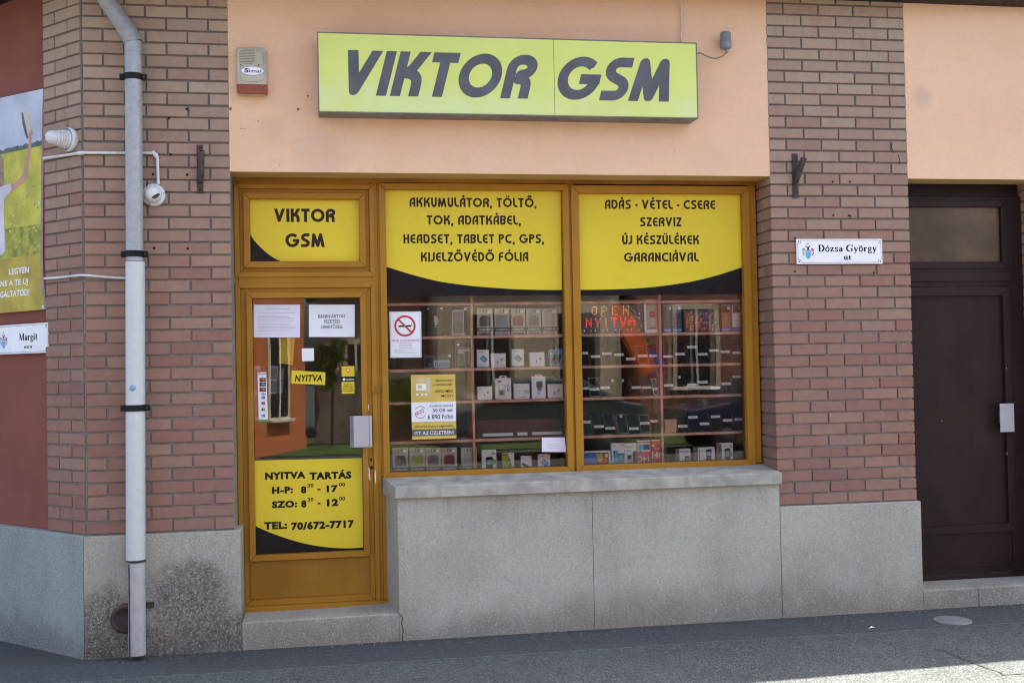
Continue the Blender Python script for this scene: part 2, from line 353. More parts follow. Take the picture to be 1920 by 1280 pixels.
# rounded geometric capitals made of strokes, cap height 1: list of strokes and advance width
def G(ch, w):
    h = w / 2; T = 1 - h; B = h
    g = {
     'A': ([fil([(h, 0), (h, T, .42), (.62 - h, T), ]) , [(.62 - h, 1), (.62 - h, 0)], [(h + w * .75, .40), (.62 - h, .40)]], .62),
     'B': ([fil([(h, .5 - .0), (h, T), (.44, T, .2), (.54, .75, .2), (.44, .54, .12), (.30, .54)]), fil([(h, .62), (h, B), (.42, B, .22), (.60 - h, .30, .2), (.44, .54, .16), (.30, .54)])], .62),
     'C': ([arc(.46, .5, .46 - h, .5 - h, 52, 308, 20)], .72),
     'D': ([fil([(h, .0 + h), (h, T), (.34, T)]), fil([(h, B), (.34, B)]), [(.30, T)] + arc(.32, .5, .36 - h, .5 - h, 90, -90, 16) + [(.30, B)]], .68),
     'E': ([fil([(.55, T), (h, T, .34), (h, B, .34), (.55, B)]), [(h + .02, .5), (.52, .5)]], .56),
     'F': ([fil([(.54, T), (h, T, .30), (h, 0)]), [(h, .5), (.48, .5)]], .54),
     'G': ([arc(.48, .5, .48 - h, .5 - h, 45, 352, 22), [(.50, .5 - .02), (.96, .5 - .02)]], .96),
     'H': ([[(h, 0), (h, 1)], [(.62 - h, 0), (.62 - h, 1)], [(h, .52), (.62 - h, .52)]], .62),
     'I': ([[(h, 0), (h, 1)]], w),
     'J': ([fil([(.40 - h, 1), (.40 - h, B, .26), (.0, B)])], .40),
     'K': ([[(h, 0), (h, 1)], fil([(h, .52), (.32, .54, .12), (.69 - h, 1)]), fil([(h, .52), (.64 - h, .5, .24), (.64 - h, 0)])], .68),
     'L': ([fil([(h, 1), (h, B, .30), (.48, B)])], .49),
     'M': ([[(h, 0), (.08 + h, T), (.35 + h * .9, B), (.76 - h, T), (.94 - h, 0)]], .94),
     'N': ([[(h, 0), (h, T), (.62 - h, B), (.62 - h, 1)]], .62),
     'O': ([arc(.49, .5, .49 - h, .5 - h, 0, 360, 30)], .98),
     'P': ([[(h, 0), (h, 1)], [(h, T), (.32, T)] + arc(.32, .72, .28 - h, .28 - h, 90, -90, 12) + [(.22, .44 + h)]], .60),
     'R': ([[(h, 0), (h, .66)] + arc(.34, .66 + .0, .34 - h, T - .66, 180, 90, 8) + arc(.36, .715, .285 - h * .55, T - .715, 90, -90, 12) + [(.30, .43 + h * .3)], fil([(.28, .40 + h * .3), (.64 - h, .42 + h * .3, .20), (.64 - h, 0)])], .66),
     'S': ([[(.60, T)] + arc(.06 + h + .16, T - .185, .16 + h * .35, .185, 90, 232, 12) + arc(.58 - h - .16, B + .185, .16 + h * .35, .185, 52, -90, 12) + [(.02, B)]], .62),
     'T': ([[(0, T), (.60, T)], [(.30, T), (.30, 0)]], .60),
     'U': ([fil([(h, 1), (h, B, .34), (.62 - h, B, .34), (.62 - h, 1)], 9)], .62),
     'V': ([[(h, 1), (.24 + h, B), (.78 - h, 1)]], .78),
     'Z': ([fil([(.02, T), (.56 - h * .6, T), (h * .9, B), (.56, B)])], .57),
     ',': ([[(h + .03, .16), (h - .05, -.16)]], w + .04), '-': ([[(0, .42), (.26, .42)]], .26), ' ': ([], .26),
    }
    acc = {'Á': 'A/', 'É': 'E/', 'Ó': 'O/', 'Ú': 'U/', 'Ö': 'O:', 'Ő': 'O"', 'Ü': 'U:'}
    if ch in acc:
        b, a = acc[ch]; st, wd = g[b]; st = list(st); c = wd / 2 + .02
        if a == '/': st.append([(c - .02, 1.06), (c + .12, 1.28)])
        elif a == ':': st += [[(c - .16, 1.15), (c - .02, 1.15)], [(c + .06, 1.15), (c + .20, 1.15)]]
        else: st += [[(c - .14, 1.06), (c - .02, 1.28)], [(c + .08, 1.06), (c + .20, 1.28)]]
        return st, wd, True
    st, wd = g[ch]; return st, wd, False
# small high-contrast serif alphabet for the street signs: strokes with own widths, x-height .64
def SG(ch):
    K, k = .15, .055
    def stem(x, y0, y1): return ([(x, y0), (x, y1)], K)
    def ser(x, y, l=.13): return ([(x - l, y), (x + l, y)], .05)
    g = {
     'D': ([stem(.17, 0, 1), ser(.14, .975), ser(.14, .025), ([(.17, .97)] + arc(.28, .5, .42, .47, 90, 62, 3), k), (arc(.28, .5, .40, .47, 62, -62, 12), .14), (arc(.28, .5, .42, .47, -62, -90, 3) + [(.17, .03)], k)], .78),
     'G': ([(arc(.46, .5, .40, .48, 40, 110, 6), k), (arc(.46, .5, .36, .47, 110, 250, 10), .14), (arc(.46, .5, .40, .48, 250, 318, 6), k), ([(.70, .06), (.70, .42)], .13), ser(.70, .43), ([(.78, .70), (.78, .99)], .05)], .88),
     'M': ([([(.12, 0), (.12, 1)], .06), ser(.12, .025, .11), ([(.10, 1), (.44, .06)], .14), ([(.44, .04), (.74, 1)], .06), stem(.80, 0, 1), ser(.80, .025), ser(.82, .975), ser(.09, .975, .09)], .96),
     'o': ([(arc(.27, .33, .20, .31, 0, 360, 18), .10)], .54), 'z': ([([(.06, .60), (.42, .60)], .07), ([(.38, .60), (.10, .04)], .13), ([(.06, .04), (.44, .04)], .07), ([(.42, .04), (.44, .18)], .05), ([(.07, .48), (.06, .62)], .05)], .49),
     's': ([(fil([(.36, .48), (.34, .60, .08), (.12, .62, .1), (.10, .42, .1), (.36, .24, .1), (.34, .03, .1), (.10, .03, .08), (.08, .18)]), .09)], .44),
     'a': ([stem(.36, .04, .46), (fil([(.10, .48), (.14, .62, .1), (.36, .62, .12), (.36, .44)]), .07), (arc(.24, .19, .15, .16, 60, 330, 12), .10), ([(.36, .05), (.48, .05)], .06)], .50),
     'y': ([([(.10, .62), (.28, .02)], .13), ([(.44, .62), (.26, -.02), (.18, -.24)], .055), ser(.10, .615, .1), ser(.44, .615, .08), ([(.06, -.22), (.18, -.24)], .11)], .53),
     'r': ([stem(.14, 0, .62), ser(.14, .025, .12), ser(.09, .615, .07), (arc(.32, .46, .16, .15, 160, 60, 6), .07), ([(.34, .54), (.42, .56)], .12)], .46),
     'g': ([(arc(.24, .42, .15, .19, 0, 360, 14), .09), (fil([(.14, .22), (.08, .10, .08), (.20, .05), (.42, .02, .1), (.44, -.18, .1), (.26, -.24, .1), (.06, -.20, .1), (.08, -.02, .1), (.18, .04)]), .08), ([(.36, .58), (.48, .60)], .07)], .52),
     'u': ([stem(.14, .14, .62), (fil([(.14, .16), (.14, .03, .12), (.34, .03, .1), (.42, .14)]), .08), stem(.44, 0, .62), ser(.09, .615, .08), ser(.39, .615, .08), ser(.50, .025, .07)], .60),
     't': ([stem(.16, .10, .82), ([(.03, .60), (.34, .60)], .06), (fil([(.16, .12), (.18, .03, .08), (.36, .06)]), .07)], .38),
     'i': ([stem(.15, 0, .62), ser(.15, .025, .12), ser(.10, .615, .07), ([(.15, .78), (.15, .92)], .14)], .32),
     'c': ([(arc(.27, .32, .19, .31, 50, 300, 14), .10), ([(.36, .52), (.42, .50)], .10)], .46), ' ': ([], .28)}
    acc = {'ó': ('o', '/'), 'ú': ('u', '/'), 'ö': ('o', ':')}
    if ch in acc:
        b, a = acc[ch]; st, wd = g[b]; st = list(st); c = wd / 2
        st += [([(c - .02, .74), (c + .10, .94)], .08)] if a == '/' else [([(c - .16, .80), (c - .04, .80)], .12), ([(c + .04, .80), (c + .16, .80)], .12)]
        return st, wd
    return g[ch]

# ------------------------------------------------------------------ mesh builder
class MB:
    def __init__(s): s.v = []; s.f = []; s.mi = []; s.mats = []; s.tint = None; s.sm = []
    def _m(s, mat):
        if mat not in s.mats: s.mats.append(mat)
        return s.mats.index(mat)
    def add(s, verts, faces, mat, smooth=False, tint=None):
        b = len(s.v); s.v += [tuple(q) for q in verts]; k = s._m(mat)
        for f in faces: s.f.append(tuple(i + b for i in f)); s.mi.append(k); s.sm.append(smooth)
        if tint is not None:
            if s.tint is None: s.tint = {}
            for i in range(b, len(s.v)): s.tint[i] = tint
        return s
    def box(s, x0, x1, y0, y1, z0, z1, mat, tint=None):
        return s.hexa([(x0, y0, z0), (x1, y0, z0), (x1, y1, z0), (x0, y1, z0), (x0, y0, z1), (x1, y0, z1), (x1, y1, z1), (x0, y1, z1)], mat, tint)
    def hexa(s, p, mat, tint=None):
        return s.add(p, [(3, 2, 1, 0), (4, 5, 6, 7), (0, 1, 5, 4), (1, 2, 6, 5), (2, 3, 7, 6), (3, 0, 4, 7)], mat, tint=tint)
    def plan(s, xy, z0, z1, mat, z1b=None):
        """prism over a counter-clockwise plan polygon; z1b optionally gives each top vertex its own height"""
        n = len(xy); top = z1b or [z1] * n
        v = [(x, y, z0) for x, y in xy] + [(x, y, top[i]) for i, (x, y) in enumerate(xy)]
        f = [tuple(reversed(range(n))), tuple(range(n, 2 * n))] + [(i, (i + 1) % n, n + (i + 1) % n, n + i) for i in range(n)]
        return s.add(v, f, mat)
    def frame(s, x0, x1, z0, z1, w, y0, y1, mat, wb=None, g=.0005):
        """four mitred bars; y0 is the street side"""
        wb = wb or w; O = [(x0, z0), (x1, z0), (x1, z1), (x0, z1)]; I = [(x0 + w, z0 + wb), (x1 - w, z0 + wb), (x1 - w, z1 - w), (x0 + w, z1 - w)]
        for i in range(4):
            j = (i + 1) % 4; q = [O[i], O[j], I[j], I[i]]
            d = Vector((O[j][0] - O[i][0], O[j][1] - O[i][1])).normalized() * g
            q = [(q[0][0] + d.x, q[0][1] + d.y), (q[1][0] - d.x, q[1][1] - d.y), (q[2][0] - d.x, q[2][1] - d.y), (q[3][0] + d.x, q[3][1] + d.y)]
            v = [(a, y0, b) for a, b in q] + [(a, y1, b) for a, b in q]
            s.add(v, [(0, 1, 2, 3), (7, 6, 5, 4), (1, 0, 4, 5), (2, 1, 5, 6), (3, 2, 6, 7), (0, 3, 7, 4)], mat)
        return s
    def slab(s, pl, pts, off0, off1, mat):
        """polygon of (u,z) on a plane given thickness from off0 (back) to off1 (front)"""
        n = len(pts); v = [pl.xyz(u, z, off1) for u, z in pts] + [pl.xyz(u, z, off0) for u, z in pts]
        return s.add(v, [tuple(range(n)), tuple(reversed(range(n, 2 * n)))] + [((i + 1) % n, i, n + i, n + (i + 1) % n) for i in range(n)], mat)
    def flat(s, pl, pts, off, mat): return s.add([pl.xyz(u, z, off) for u, z in pts], [tuple(range(len(pts)))], mat)
    def pq(s, pl, pix, off, mat, thick=None):
        """polygon given by measured outline points"""
        pts = [pl.uz(a, b, off) for a, b in pix]
        return s.slab(pl, pts, off - thick, off, mat) if thick else s.flat(pl, pts, off, mat)
    def pr(s, pl, a, b, c, d, off, mat, thick=None):
        u0, z1 = pl.uz(a, b, off); u1, z0 = pl.uz(c, d, off)
        pts = [(u0, z0), (u1, z0), (u1, z1), (u0, z1)]
        return s.slab(pl, pts, off - thick, off, mat) if thick else s.flat(pl, pts, off, mat)
    def ell(s, pl, u, z, ru, rz, off, mat, n=24, thick=None):
        pts = [(u + ru * math.cos(2 * math.pi * i / n), z + rz * math.sin(2 * math.pi * i / n)) for i in range(n)]
        return s.slab(pl, pts, off - thick, off, mat) if thick else s.flat(pl, pts, off, mat)
    def stroke(s, pl, pts, w, off, mat):
        L, Rr = ribbon(pts, w); n = len(L)
        return s.quads(pl, L, Rr, off, mat)
    def quads(s, pl, L, Rr, off, mat):
        v, f = union([[tuple(q) for q in (Rr[i], Rr[i + 1], L[i + 1], L[i])] for i in range(len(L) - 1)])
        return s.add([pl.xyz(a, b, off) for a, b in v], f, mat)
    def textuz(s, pl, body, u0, u1, z0, z1, off, mat, bold=0.0, shear=0.0):
        v, f = _outline_bold(body, bold) if bold else bfont(body)
        a = min(x for x, y in v); b = max(x for x, y in v); k = (u1 - u0) / (b - a); kz = (z1 - z0) / (CAPH + bold)
        return s.add([pl.xyz(u0 + (x - a) * k + y * kz * shear, z0 + y * kz, off) for x, y in v], f, mat)
    def text(s, pl, body, x0, x1, yt, yb, off, mat, bold=0.0, shear=0.0):
        xc = (x0 + x1) / 2; ym = (yt + yb) / 2
        return s.textuz(pl, body, pl.uz(x0, ym, off)[0], pl.uz(x1, ym, off)[0], pl.uz(xc, yb, off)[1], pl.uz(xc, yt, off)[1], off, mat, bold, shear)
    def round_text(s, pl, body, x0, x1, yt, yb, off, mat, w=.2, gap=.11, shear=0.0, words=None):
        xc = (x0 + x1) / 2; ym = (yt + yb) / 2
        U0, U1, Z0, Z1 = pl.uz(x0, ym, off)[0], pl.uz(x1, ym, off)[0], pl.uz(xc, yb, off)[1], pl.uz(xc, yt, off)[1]
        x = 0; todo = []; wi = 0
        for ch in body:
            st, wd, ac = G(ch, w); todo.append((x, st, ac, ch, wi)); x += wd + gap
            if ch == ' ': wi += 1
        tot = x - gap; kz = Z1 - Z0; sh = shear * kz; k = (U1 - U0 - sh) / tot; layer = 0
        for x, st, ac, ch, wi in todo:
            tgt = words[wi] if words is not None else s; pcs = []
            for si, ps in enumerate(st):
                free = ch in ',-' or (ac and min(b for a, b in ps) > .98)
                pcs += stroke_pieces(ps, w, not free)
            if pcs:
                v, f = union(pcs); tgt.add([pl.xyz(U0 + (x + a) * k + b * sh, Z0 + b * kz, off) for a, b in v], f, mat)
        return s
    def serif_text(s, pl, body, x0, x1, yt, yb, off, mat):
        xc = (x0 + x1) / 2; ym = (yt + yb) / 2
        U0, U1, Z0, Z1 = pl.uz(x0, ym, off)[0], pl.uz(x1, ym, off)[0], pl.uz(xc, yb, off)[1], pl.uz(xc, yt, off)[1]
        x = 0; todo = []
        for ch in body: st, wd = SG(ch); todo.append((x, st)); x += wd + .05
        k = (U1 - U0) / (x - .05); kz = Z1 - Z0; layer = 0
        for x, st in todo:
            pcs = []
            for ps, w in st: pcs += stroke_pieces([(x + a, b) for a, b in ps], w * 1.35, False)
            if pcs:
                v, f = union(pcs); s.add([pl.xyz(U0 + a * k, Z0 + b * kz, off) for a, b in v], f, mat)
        return s
    def tube(s, path, r, mat, n=16, caps=True):
        P = [Vector(p) for p in path]; rs = r if isinstance(r, (list, tuple)) else [r] * len(P); base = []; prev = None
        for i, p in enumerate(P):
            d = ((P[min(i + 1, len(P) - 1)] - P[i]).normalized() + (P[i] - P[max(i - 1, 0)]).normalized()).normalized()
            if prev is None: a = d.orthogonal().normalized()
            else: a = (prev - d * prev.dot(d)).normalized()
            prev = a; b = d.cross(a)
            base += [p + (a * math.cos(2 * math.pi * k / n) + b * math.sin(2 * math.pi * k / n)) * rs[i] for k in range(n)]
        f = [(i * n + k, i * n + (k + 1) % n, (i + 1) * n + (k + 1) % n, (i + 1) * n + k) for i in range(len(P) - 1) for k in range(n)]
        s.add(base, f, mat, True)
        if caps: s.add(base[:n], [tuple(reversed(range(n)))], mat); s.add(base[-n:], [tuple(range(n))], mat)
        return s
    def lathe(s, o, axis, prof, mat, n=28):
        """prof: (distance along the axis, radius)"""
        o = Vector(o); d = Vector(axis).normalized(); a = d.orthogonal().normalized(); b = d.cross(a); v = []
        for h, r in prof: v += [o + d * h + (a * math.cos(2 * math.pi * k / n) + b * math.sin(2 * math.pi * k / n)) * max(r, 1e-4) for k in range(n)]
        return s.add(v, [(i * n + k, i * n + (k + 1) % n, (i + 1) * n + (k + 1) % n, (i + 1) * n + k) for i in range(len(prof) - 1) for k in range(n)], mat, True)
    def build(s, name, parent=None, bevel=0.0, seg=2):
        base = Vector(parent.matrix_world.translation) if parent else Vector((0, 0, 0))
        me = bpy.data.meshes.new(name)
        loc = Vector((0, 0, 0))
        if not parent and s.v:
            n = len(s.v); loc = Vector((sum(q[0] for q in s.v) / n, sum(q[1] for q in s.v) / n, min(q[2] for q in s.v)))
        me.from_pydata([(q[0] - base.x - loc.x, q[1] - base.y - loc.y, q[2] - base.z - loc.z) for q in s.v], [], s.f)
        for q in s.mats: me.materials.append(MATS[q])
        me.polygons.foreach_set("material_index", s.mi); me.polygons.foreach_set("use_smooth", s.sm)
        if s.tint is not None:
            a = me.color_attributes.new("tint", 'FLOAT_COLOR', 'POINT')
            for i in range(len(s.v)): a.data[i].color = (*s.tint.get(i, (0, 0, 0)), 1)
        me.update(); o = bpy.data.objects.new(name, me); COL.objects.link(o)
        if parent: o.parent = parent
        else: o.location = loc
        if parent is not None: o.matrix_world = Matrix.Translation(base)
        else: o.matrix_world = Matrix.Translation(loc)
        if parent is not None: o.matrix_parent_inverse = Matrix.Identity(4); o.matrix_basis = Matrix.Identity(4)
        if bevel:
            b = o.modifiers.new("bevel", 'BEVEL'); b.width = bevel; b.segments = seg; b.limit_method = 'ANGLE'; b.angle_limit = math.radians(40)
        return o
class Sub:
    """lets a part (a mesh whose local origin equals its thing's base) parent sub-parts"""
def tag(o, label, cat, group=None, kind=None):
    o["label"] = label; o["category"] = cat
    if group: o["group"] = group
    if kind: o["kind"] = kind
    return o
def thing(name, loc, label, cat, group=None):
    o = bpy.data.objects.new(name, None); COL.objects.link(o); o.empty_display_size = .1
    o.location = loc; o.matrix_world = Matrix.Translation(Vector(loc)); return tag(o, label, cat, group)
def struct(o): o["kind"] = "structure"; return o

# ================================================================== THE PLACE
# ---- ground
g = MB(); g.add([(-110, -110, 0), (110, -110, 0), (110, 90, 0), (-110, 90, 0)], [(0, 1, 2, 3)], "asphalt")
def gcrack(pix, w, seed):
    rr = random.Random(seed); P = [gnd(a, b) for a, b in pix]; Q = []
    for a, b in zip(P[:-1], P[1:]):
        k = max(2, int((b - a).length / .05))
        for i in range(k): Q.append(a.lerp(b, i / k) + Vector((rr.uniform(-.012, .012), rr.uniform(-.012, .012), 0)))
    Q.append(P[-1]); L, Rr = ribbon([(q.x, q.y) for q in Q], w); n = len(L)
    g.add([(p.x, p.y, .004) for p in L] + [(p.x, p.y, .004) for p in Rr], [(i, n + i, n + i + 1, i + 1) for i in range(n - 1)], "crack_dark")
gcrack([(1755, 1216), (1795, 1230), (1815, 1240), (1845, 1250), (1885, 1265), (1925, 1262)], .009, 1)
gcrack([(1560, 1188), (1640, 1184), (1720, 1178), (1800, 1176), (1925, 1170)], .006, 2)
gcrack([(820, 1218), (960, 1208), (1120, 1200), (1260, 1196)], .004, 3)
struct(g.build("pavement"))
struct(MB().add([(-40, -19.5, .02), (40, -19.5, .02), (40, -14.6, .02), (-40, -14.6, .02)], [(0, 1, 2, 3)], "grass").build("verge"))

# ---- the corner building -------------------------------------------------------------------------
B = thing("corner_building", (1.6, 1.0, 0), "corner shop building of brick piers and peach render on a grey stone plinth", "building")
XL0, XL1 = CX, vx(0, (425, 13), (435.3, 616), (441.7, 990))
XR0, XR1 = vx(0, (1435.5, 30), (1451.7, 648), (1458, 886)), vx(0, (1696, 37), (1710.7, 646), (1718, 940))
PLZ = hz(0, (300, 997), (1590, 946)) ; COURSE = .077; TOPZ = PLZ + 45 * COURSE
LEN = (XR1 - XR0 + .0106) / 4; LENL = (XL1 - XL0 + .0106) / 3.5; MOR = .0108
def course(mb, pl, u0, pattern, unit, row, zb, proud=.0, tan=None, rnd=None, depth=.05):
    u = u0; z0 = zb + row * COURSE + .0115; z1 = zb + (row + 1) * COURSE
    for k in pattern:
        w = k * unit - MOR; gl = max(0, min(1, (row - 15) / 26))
        tint = (rnd.random(), max(0, min(1, gl * .85 + rnd.gauss(0, .07))), rnd.random())
        j = [rnd.uniform(-.0015, .0015) for _ in range(3)]; o = proud + rnd.uniform(-.0012, .0012)
        a = [(u + j[0], z0 + j[1]), (u + w + j[0], z0 + j[1]), (u + w + j[0], z1 + j[2]), (u + j[0], z1 + j[2])]
        e = .0025; c = [(a[0][0] + e, a[0][1] + e), (a[1][0] - e, a[1][1] + e), (a[2][0] - e, a[2][1] - e), (a[3][0] + e, a[3][1] - e)]
        v = [pl.xyz(p, q, o) for p, q in c] + [pl.xyz(p, q, o - .003) for p, q in a] + [pl.xyz(p, q, o - depth) for p, q in a]
        f = [(0, 1, 2, 3)] + [(4 + i, 4 + (i + 1) % 4, (i + 1) % 4, i) for i in range(4)] + [(8 + i, 8 + (i + 1) % 4, 4 + (i + 1) % 4, 4 + i) for i in range(4)]
        mb.add(v, f, "brick", tint=tint); u += k * unit
rl = random.Random(3)
mb = MB()
for r in range(45):
    course(mb, F0, XL0 + .012, (1, 1, 1, .5) if r % 2 == 0 else (.5, 1, 1, 1), (XL1 - XL0 - .012 + MOR) / 3.5, r, PLZ, rnd=rl)
for px, py in ((350, 205), (317, 222), (320, 290), (287, 327), (351, 328), (289, 465), (352, 466)):
    u, z = F0.uz(px, py); mb.ell(F0, u, z, .007, .009, .003, "gap_black", 10)
mb.plan([(XL0 + .002, .0125), (XL1, .0125), (XL1, .6), (XL0 + .002, .6)], PLZ - .01, TOPZ, "mortar")
mb.build("brick_pillar", B)
# chamfered corner pier
mb = MB(); CW = (XL1 - XL0 + .0106) / 3.5 * 1.5 - .0106 + .03
for r in range(45):
    course(mb, CH, -CW, (1, .5) if r % 2 == 0 else (.5, 1), (CW - .012 + MOR) / 1.5, r, PLZ, rnd=rl)
a = CH.xyz(-CW, 0, -.0125); b = CH.xyz(-.002, 0, -.0125); c = CH.xyz(-.002, 0, -.30); d = CH.xyz(-CW, 0, -.30)
mb.plan([(a.x, a.y), (b.x, b.y), (c.x, c.y), (d.x, d.y)], PLZ - .01, TOPZ, "mortar")
mb.build("corner_pier", B)
# right pillar with its reveal
mb = MB(); REV = Plane((XR0, 0, 0), (0, -1, 0), (-1, 0, 0))
for r in range(45):
    course(mb, F0, XR0, (1, 1, 1, 1) if r % 2 == 0 else (.5, 1, 1, 1, .5), LEN, r, PLZ, rnd=rl)
    course(mb, REV, -.262, (.5, .5) if r % 2 == 0 else (1,), .251, r, PLZ, rnd=rl)
for px, py in ((1561, 341), (1593, 341), (1562, 404), (1591, 404), (1594, 405), (1490, 447), (1490, 509), (1638, 511)):
    u, z = F0.uz(px, py); mb.ell(F0, u, z, .007, .007, .003, "gap_black", 10)
def wcrack(pix):
    P = [F0.uz(a, b) for a, b in pix]; mb.stroke(F0, P, .004, .0025, "gap_black")
wcrack([(1673, 268), (1671, 276), (1676, 288)]); wcrack([(1684, 291), (1687, 302), (1685, 310)])
mb.plan([(XR0 + .0125, .0125), (XR1 - .004, .0125), (XR1 - .004, .62), (XR0 + .0125, .62)], PLZ - .01, TOPZ, "mortar")
mb.build("brick_pillar", B)
# far right pier: only its reveal is in view
XF = vx(0, (1957, 600)); mb = MB(); RV2 = Plane((XF, 0, 0), (0, -1, 0), (-1, 0, 0))
for r in range(45):
    course(mb, RV2, -.262, (.5, .5) if r % 2 == 0 else (1,), .251, r, PLZ, rnd=rl)
    course(mb, F0, XF, (1, 1, 1, 1) if r % 2 == 0 else (.5, 1, 1, 1, .5), LEN, r, PLZ, rnd=rl)
mb.plan([(XF + .0125, .0125), (XF + 1.03, .0125), (XF + 1.03, .62), (XF + .0125, .62)], PLZ - .01, TOPZ, "mortar")
mb.build("brick_pillar", B)

# peach render over the openings, with painted soffits
ZS = hz(0, (436, 322.3), (1440, 329.7)); ZS2 = hz(0, (1703, 335), (1920, 336.5))
def render_band(x0, x1, z0, z1):
    m_ = MB()
    m_.add([(x0, .004, z0), (x1, .004, z0), (x1, .004, z1), (x0, .004, z1)], [(0, 1, 2, 3)], "stucco_peach")
    m_.add([(x0, .004, z0), (x1, .004, z0), (x1, .46, z0 + .004), (x0, .46, z0 + .004)], [(3, 2, 1, 0)], "stucco_soffit")
    m_.add([(x0, .46, z0 + .004), (x1, .46, z0 + .004), (x1, .46, z1), (x0, .46, z1)], [(3, 2, 1, 0)], "stucco_soffit"); return m_
mb = render_band(XL1 - .001, XR0 + .004, ZS, TOPZ)
for px, py, r in ((559, 205, .008), (484, 227, .004), (432, 204, .009), (577, 180, .006), (452, 241, .004), (458, 241, .003), (524, 310, .003), (1266, 283, .003)):
    u, z = F0.uz(px, py); mb.ell(F0, u, z, r, r * 1.1, -.002, "ochre_dark", 9)
mb.build("render_wall", B)
render_band(XR1 - .004, XF + .004, ZS2, TOPZ).build("render_wall", B)
# red rendered wall round the corner
mb = MB(); RW = Plane(CH.xyz(-CW, 0, -.03), CH.u, CH.n)
o = RW.o
mb.slab(RW, [(-6, PLZ), (0.02, PLZ), (0.02, TOPZ), (-6, TOPZ)], -.25, 0, "stucco_red"); mb.build("side_wall", B)

# plinth
ZSILL = hz(-.06, (741, 912), (1467, 886)); PF = -.028
XP0 = vx(0, (452, 1050)); XPR = vx(PF, (1463, 941), (1466, 1155)); XPE = vx(PF, (1727, 941), (1732, 1138))
PB = MB(); a = CH.xyz(-6, 0, .028); b = (CX - .0116, -.028); c = CH.xyz(-6, 0, -.2)
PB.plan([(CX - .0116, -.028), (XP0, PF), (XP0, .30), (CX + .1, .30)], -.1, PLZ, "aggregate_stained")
PB.build("plinth", B, .006)
PB = MB(); PB.plan([(a.x, a.y), (CX - .0136, -.028), (CX + .07, .25), (c.x, c.y)], -.1, PLZ + .004, "aggregate_blue"); PB.build("plinth", B, .006)
# shop window plinth with a splayed left cheek, joints as real gaps
ZPT = hz(PF, (747, 934), (1463, 912)) + .01
X0f, X0b = vx(PF, (745, 940), (749, 1150)), vx(.25, (722, 935), (727, 1140))
XJ = vx(PF, (1111, 920), (1114, 1175))
PB = MB()
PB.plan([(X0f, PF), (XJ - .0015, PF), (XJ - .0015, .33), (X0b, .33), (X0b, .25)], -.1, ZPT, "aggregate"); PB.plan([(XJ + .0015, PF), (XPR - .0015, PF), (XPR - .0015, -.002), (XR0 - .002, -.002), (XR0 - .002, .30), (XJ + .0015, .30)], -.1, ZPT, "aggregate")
PB.box(XJ - .01, XJ + .01, PF + .006, .2, -.1, ZPT - .01, "gap_black"); PB.build("plinth", B, .005)
PB = MB(); PB.plan([(XPR + .0015, PF), (XPE, PF), (XPE, .30), (XPR + .0015, .30)], -.1, PLZ + .002, "aggregate")
PB.box(XPR - .01, XPR + .01, PF + .006, .1, -.1, PLZ - .02, "gap_black"); PB.build("plinth", B, .006)
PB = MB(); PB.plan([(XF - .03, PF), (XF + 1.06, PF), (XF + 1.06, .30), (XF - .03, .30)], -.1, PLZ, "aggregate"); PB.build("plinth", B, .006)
# window sill
XS0f, XS0b, XS1 = vx(-.065, (741, 920)), vx(.25, (716.6, 903)), vx(-.065, (1467, 897))
PB = MB(); sz0 = hz(-.065, (744, 933), (1467, 909.5)); sz1 = ZSILL
PB.plan([(XS0f, -.065), (XS1, -.065), (XS1, -.002), (XR0 - .001, -.002), (XR0 - .001, .33), (XS0b, .33), (XS0b, .25)], max(sz0, ZPT + .001), sz1, "sill_stone", [sz1, sz1, sz1 + .008, sz1 + .008, sz1 + .042, sz1 + .042, sz1 + .036])
PB.build("window_sill", B, .006)
# steps
ZT1 = hz(PF, (457, 1166), (752, 1150)); XST = vx(PF, (753, 1175))
PB = MB(); PB.plan([(XP0 + .001, PF + .003), (X0f + .004, PF + .003), (X0b + .02, .24), (X0b + .02, .5), (XP0 + .001, .5)], -.1, ZT1, "aggregate", [ZT1, ZT1, ZT1 + .022, ZT1 + .022, ZT1 + .022])
pts = [F0.uz(a, b, -PF + .001) for a, b in ((749, 1150), (755, 1157), (753, 1168), (756, 1180), (754, 1203))]
PB.build("door_step", B, .007)
mbc = MB(); mbc.stroke(F0, pts, .005, -PF + .0012, "crack_dark")
mbc.build("joint_crack", B)
ZT2 = hz(PF, (1733, 1105), (1920, 1098)); XQ = vx(PF, (1836, 1120))
PB = MB(); PB.plan([(XPE + .001, PF + .004), (XQ - .001, PF + .004), (XQ - .001, .5), (XPE + .001, .5)], -.1, ZT2, "aggregate", [ZT2, ZT2, ZT2 + .03, ZT2 + .03]); PB.plan([(XQ + .001, PF + .004), (XF - .03, PF + .004), (XF - .03, .5), (XQ + .001, .5)], -.1, ZT2, "aggregate", [ZT2, ZT2, ZT2 + .03, ZT2 + .03])
PB.build("door_step", B, .007)
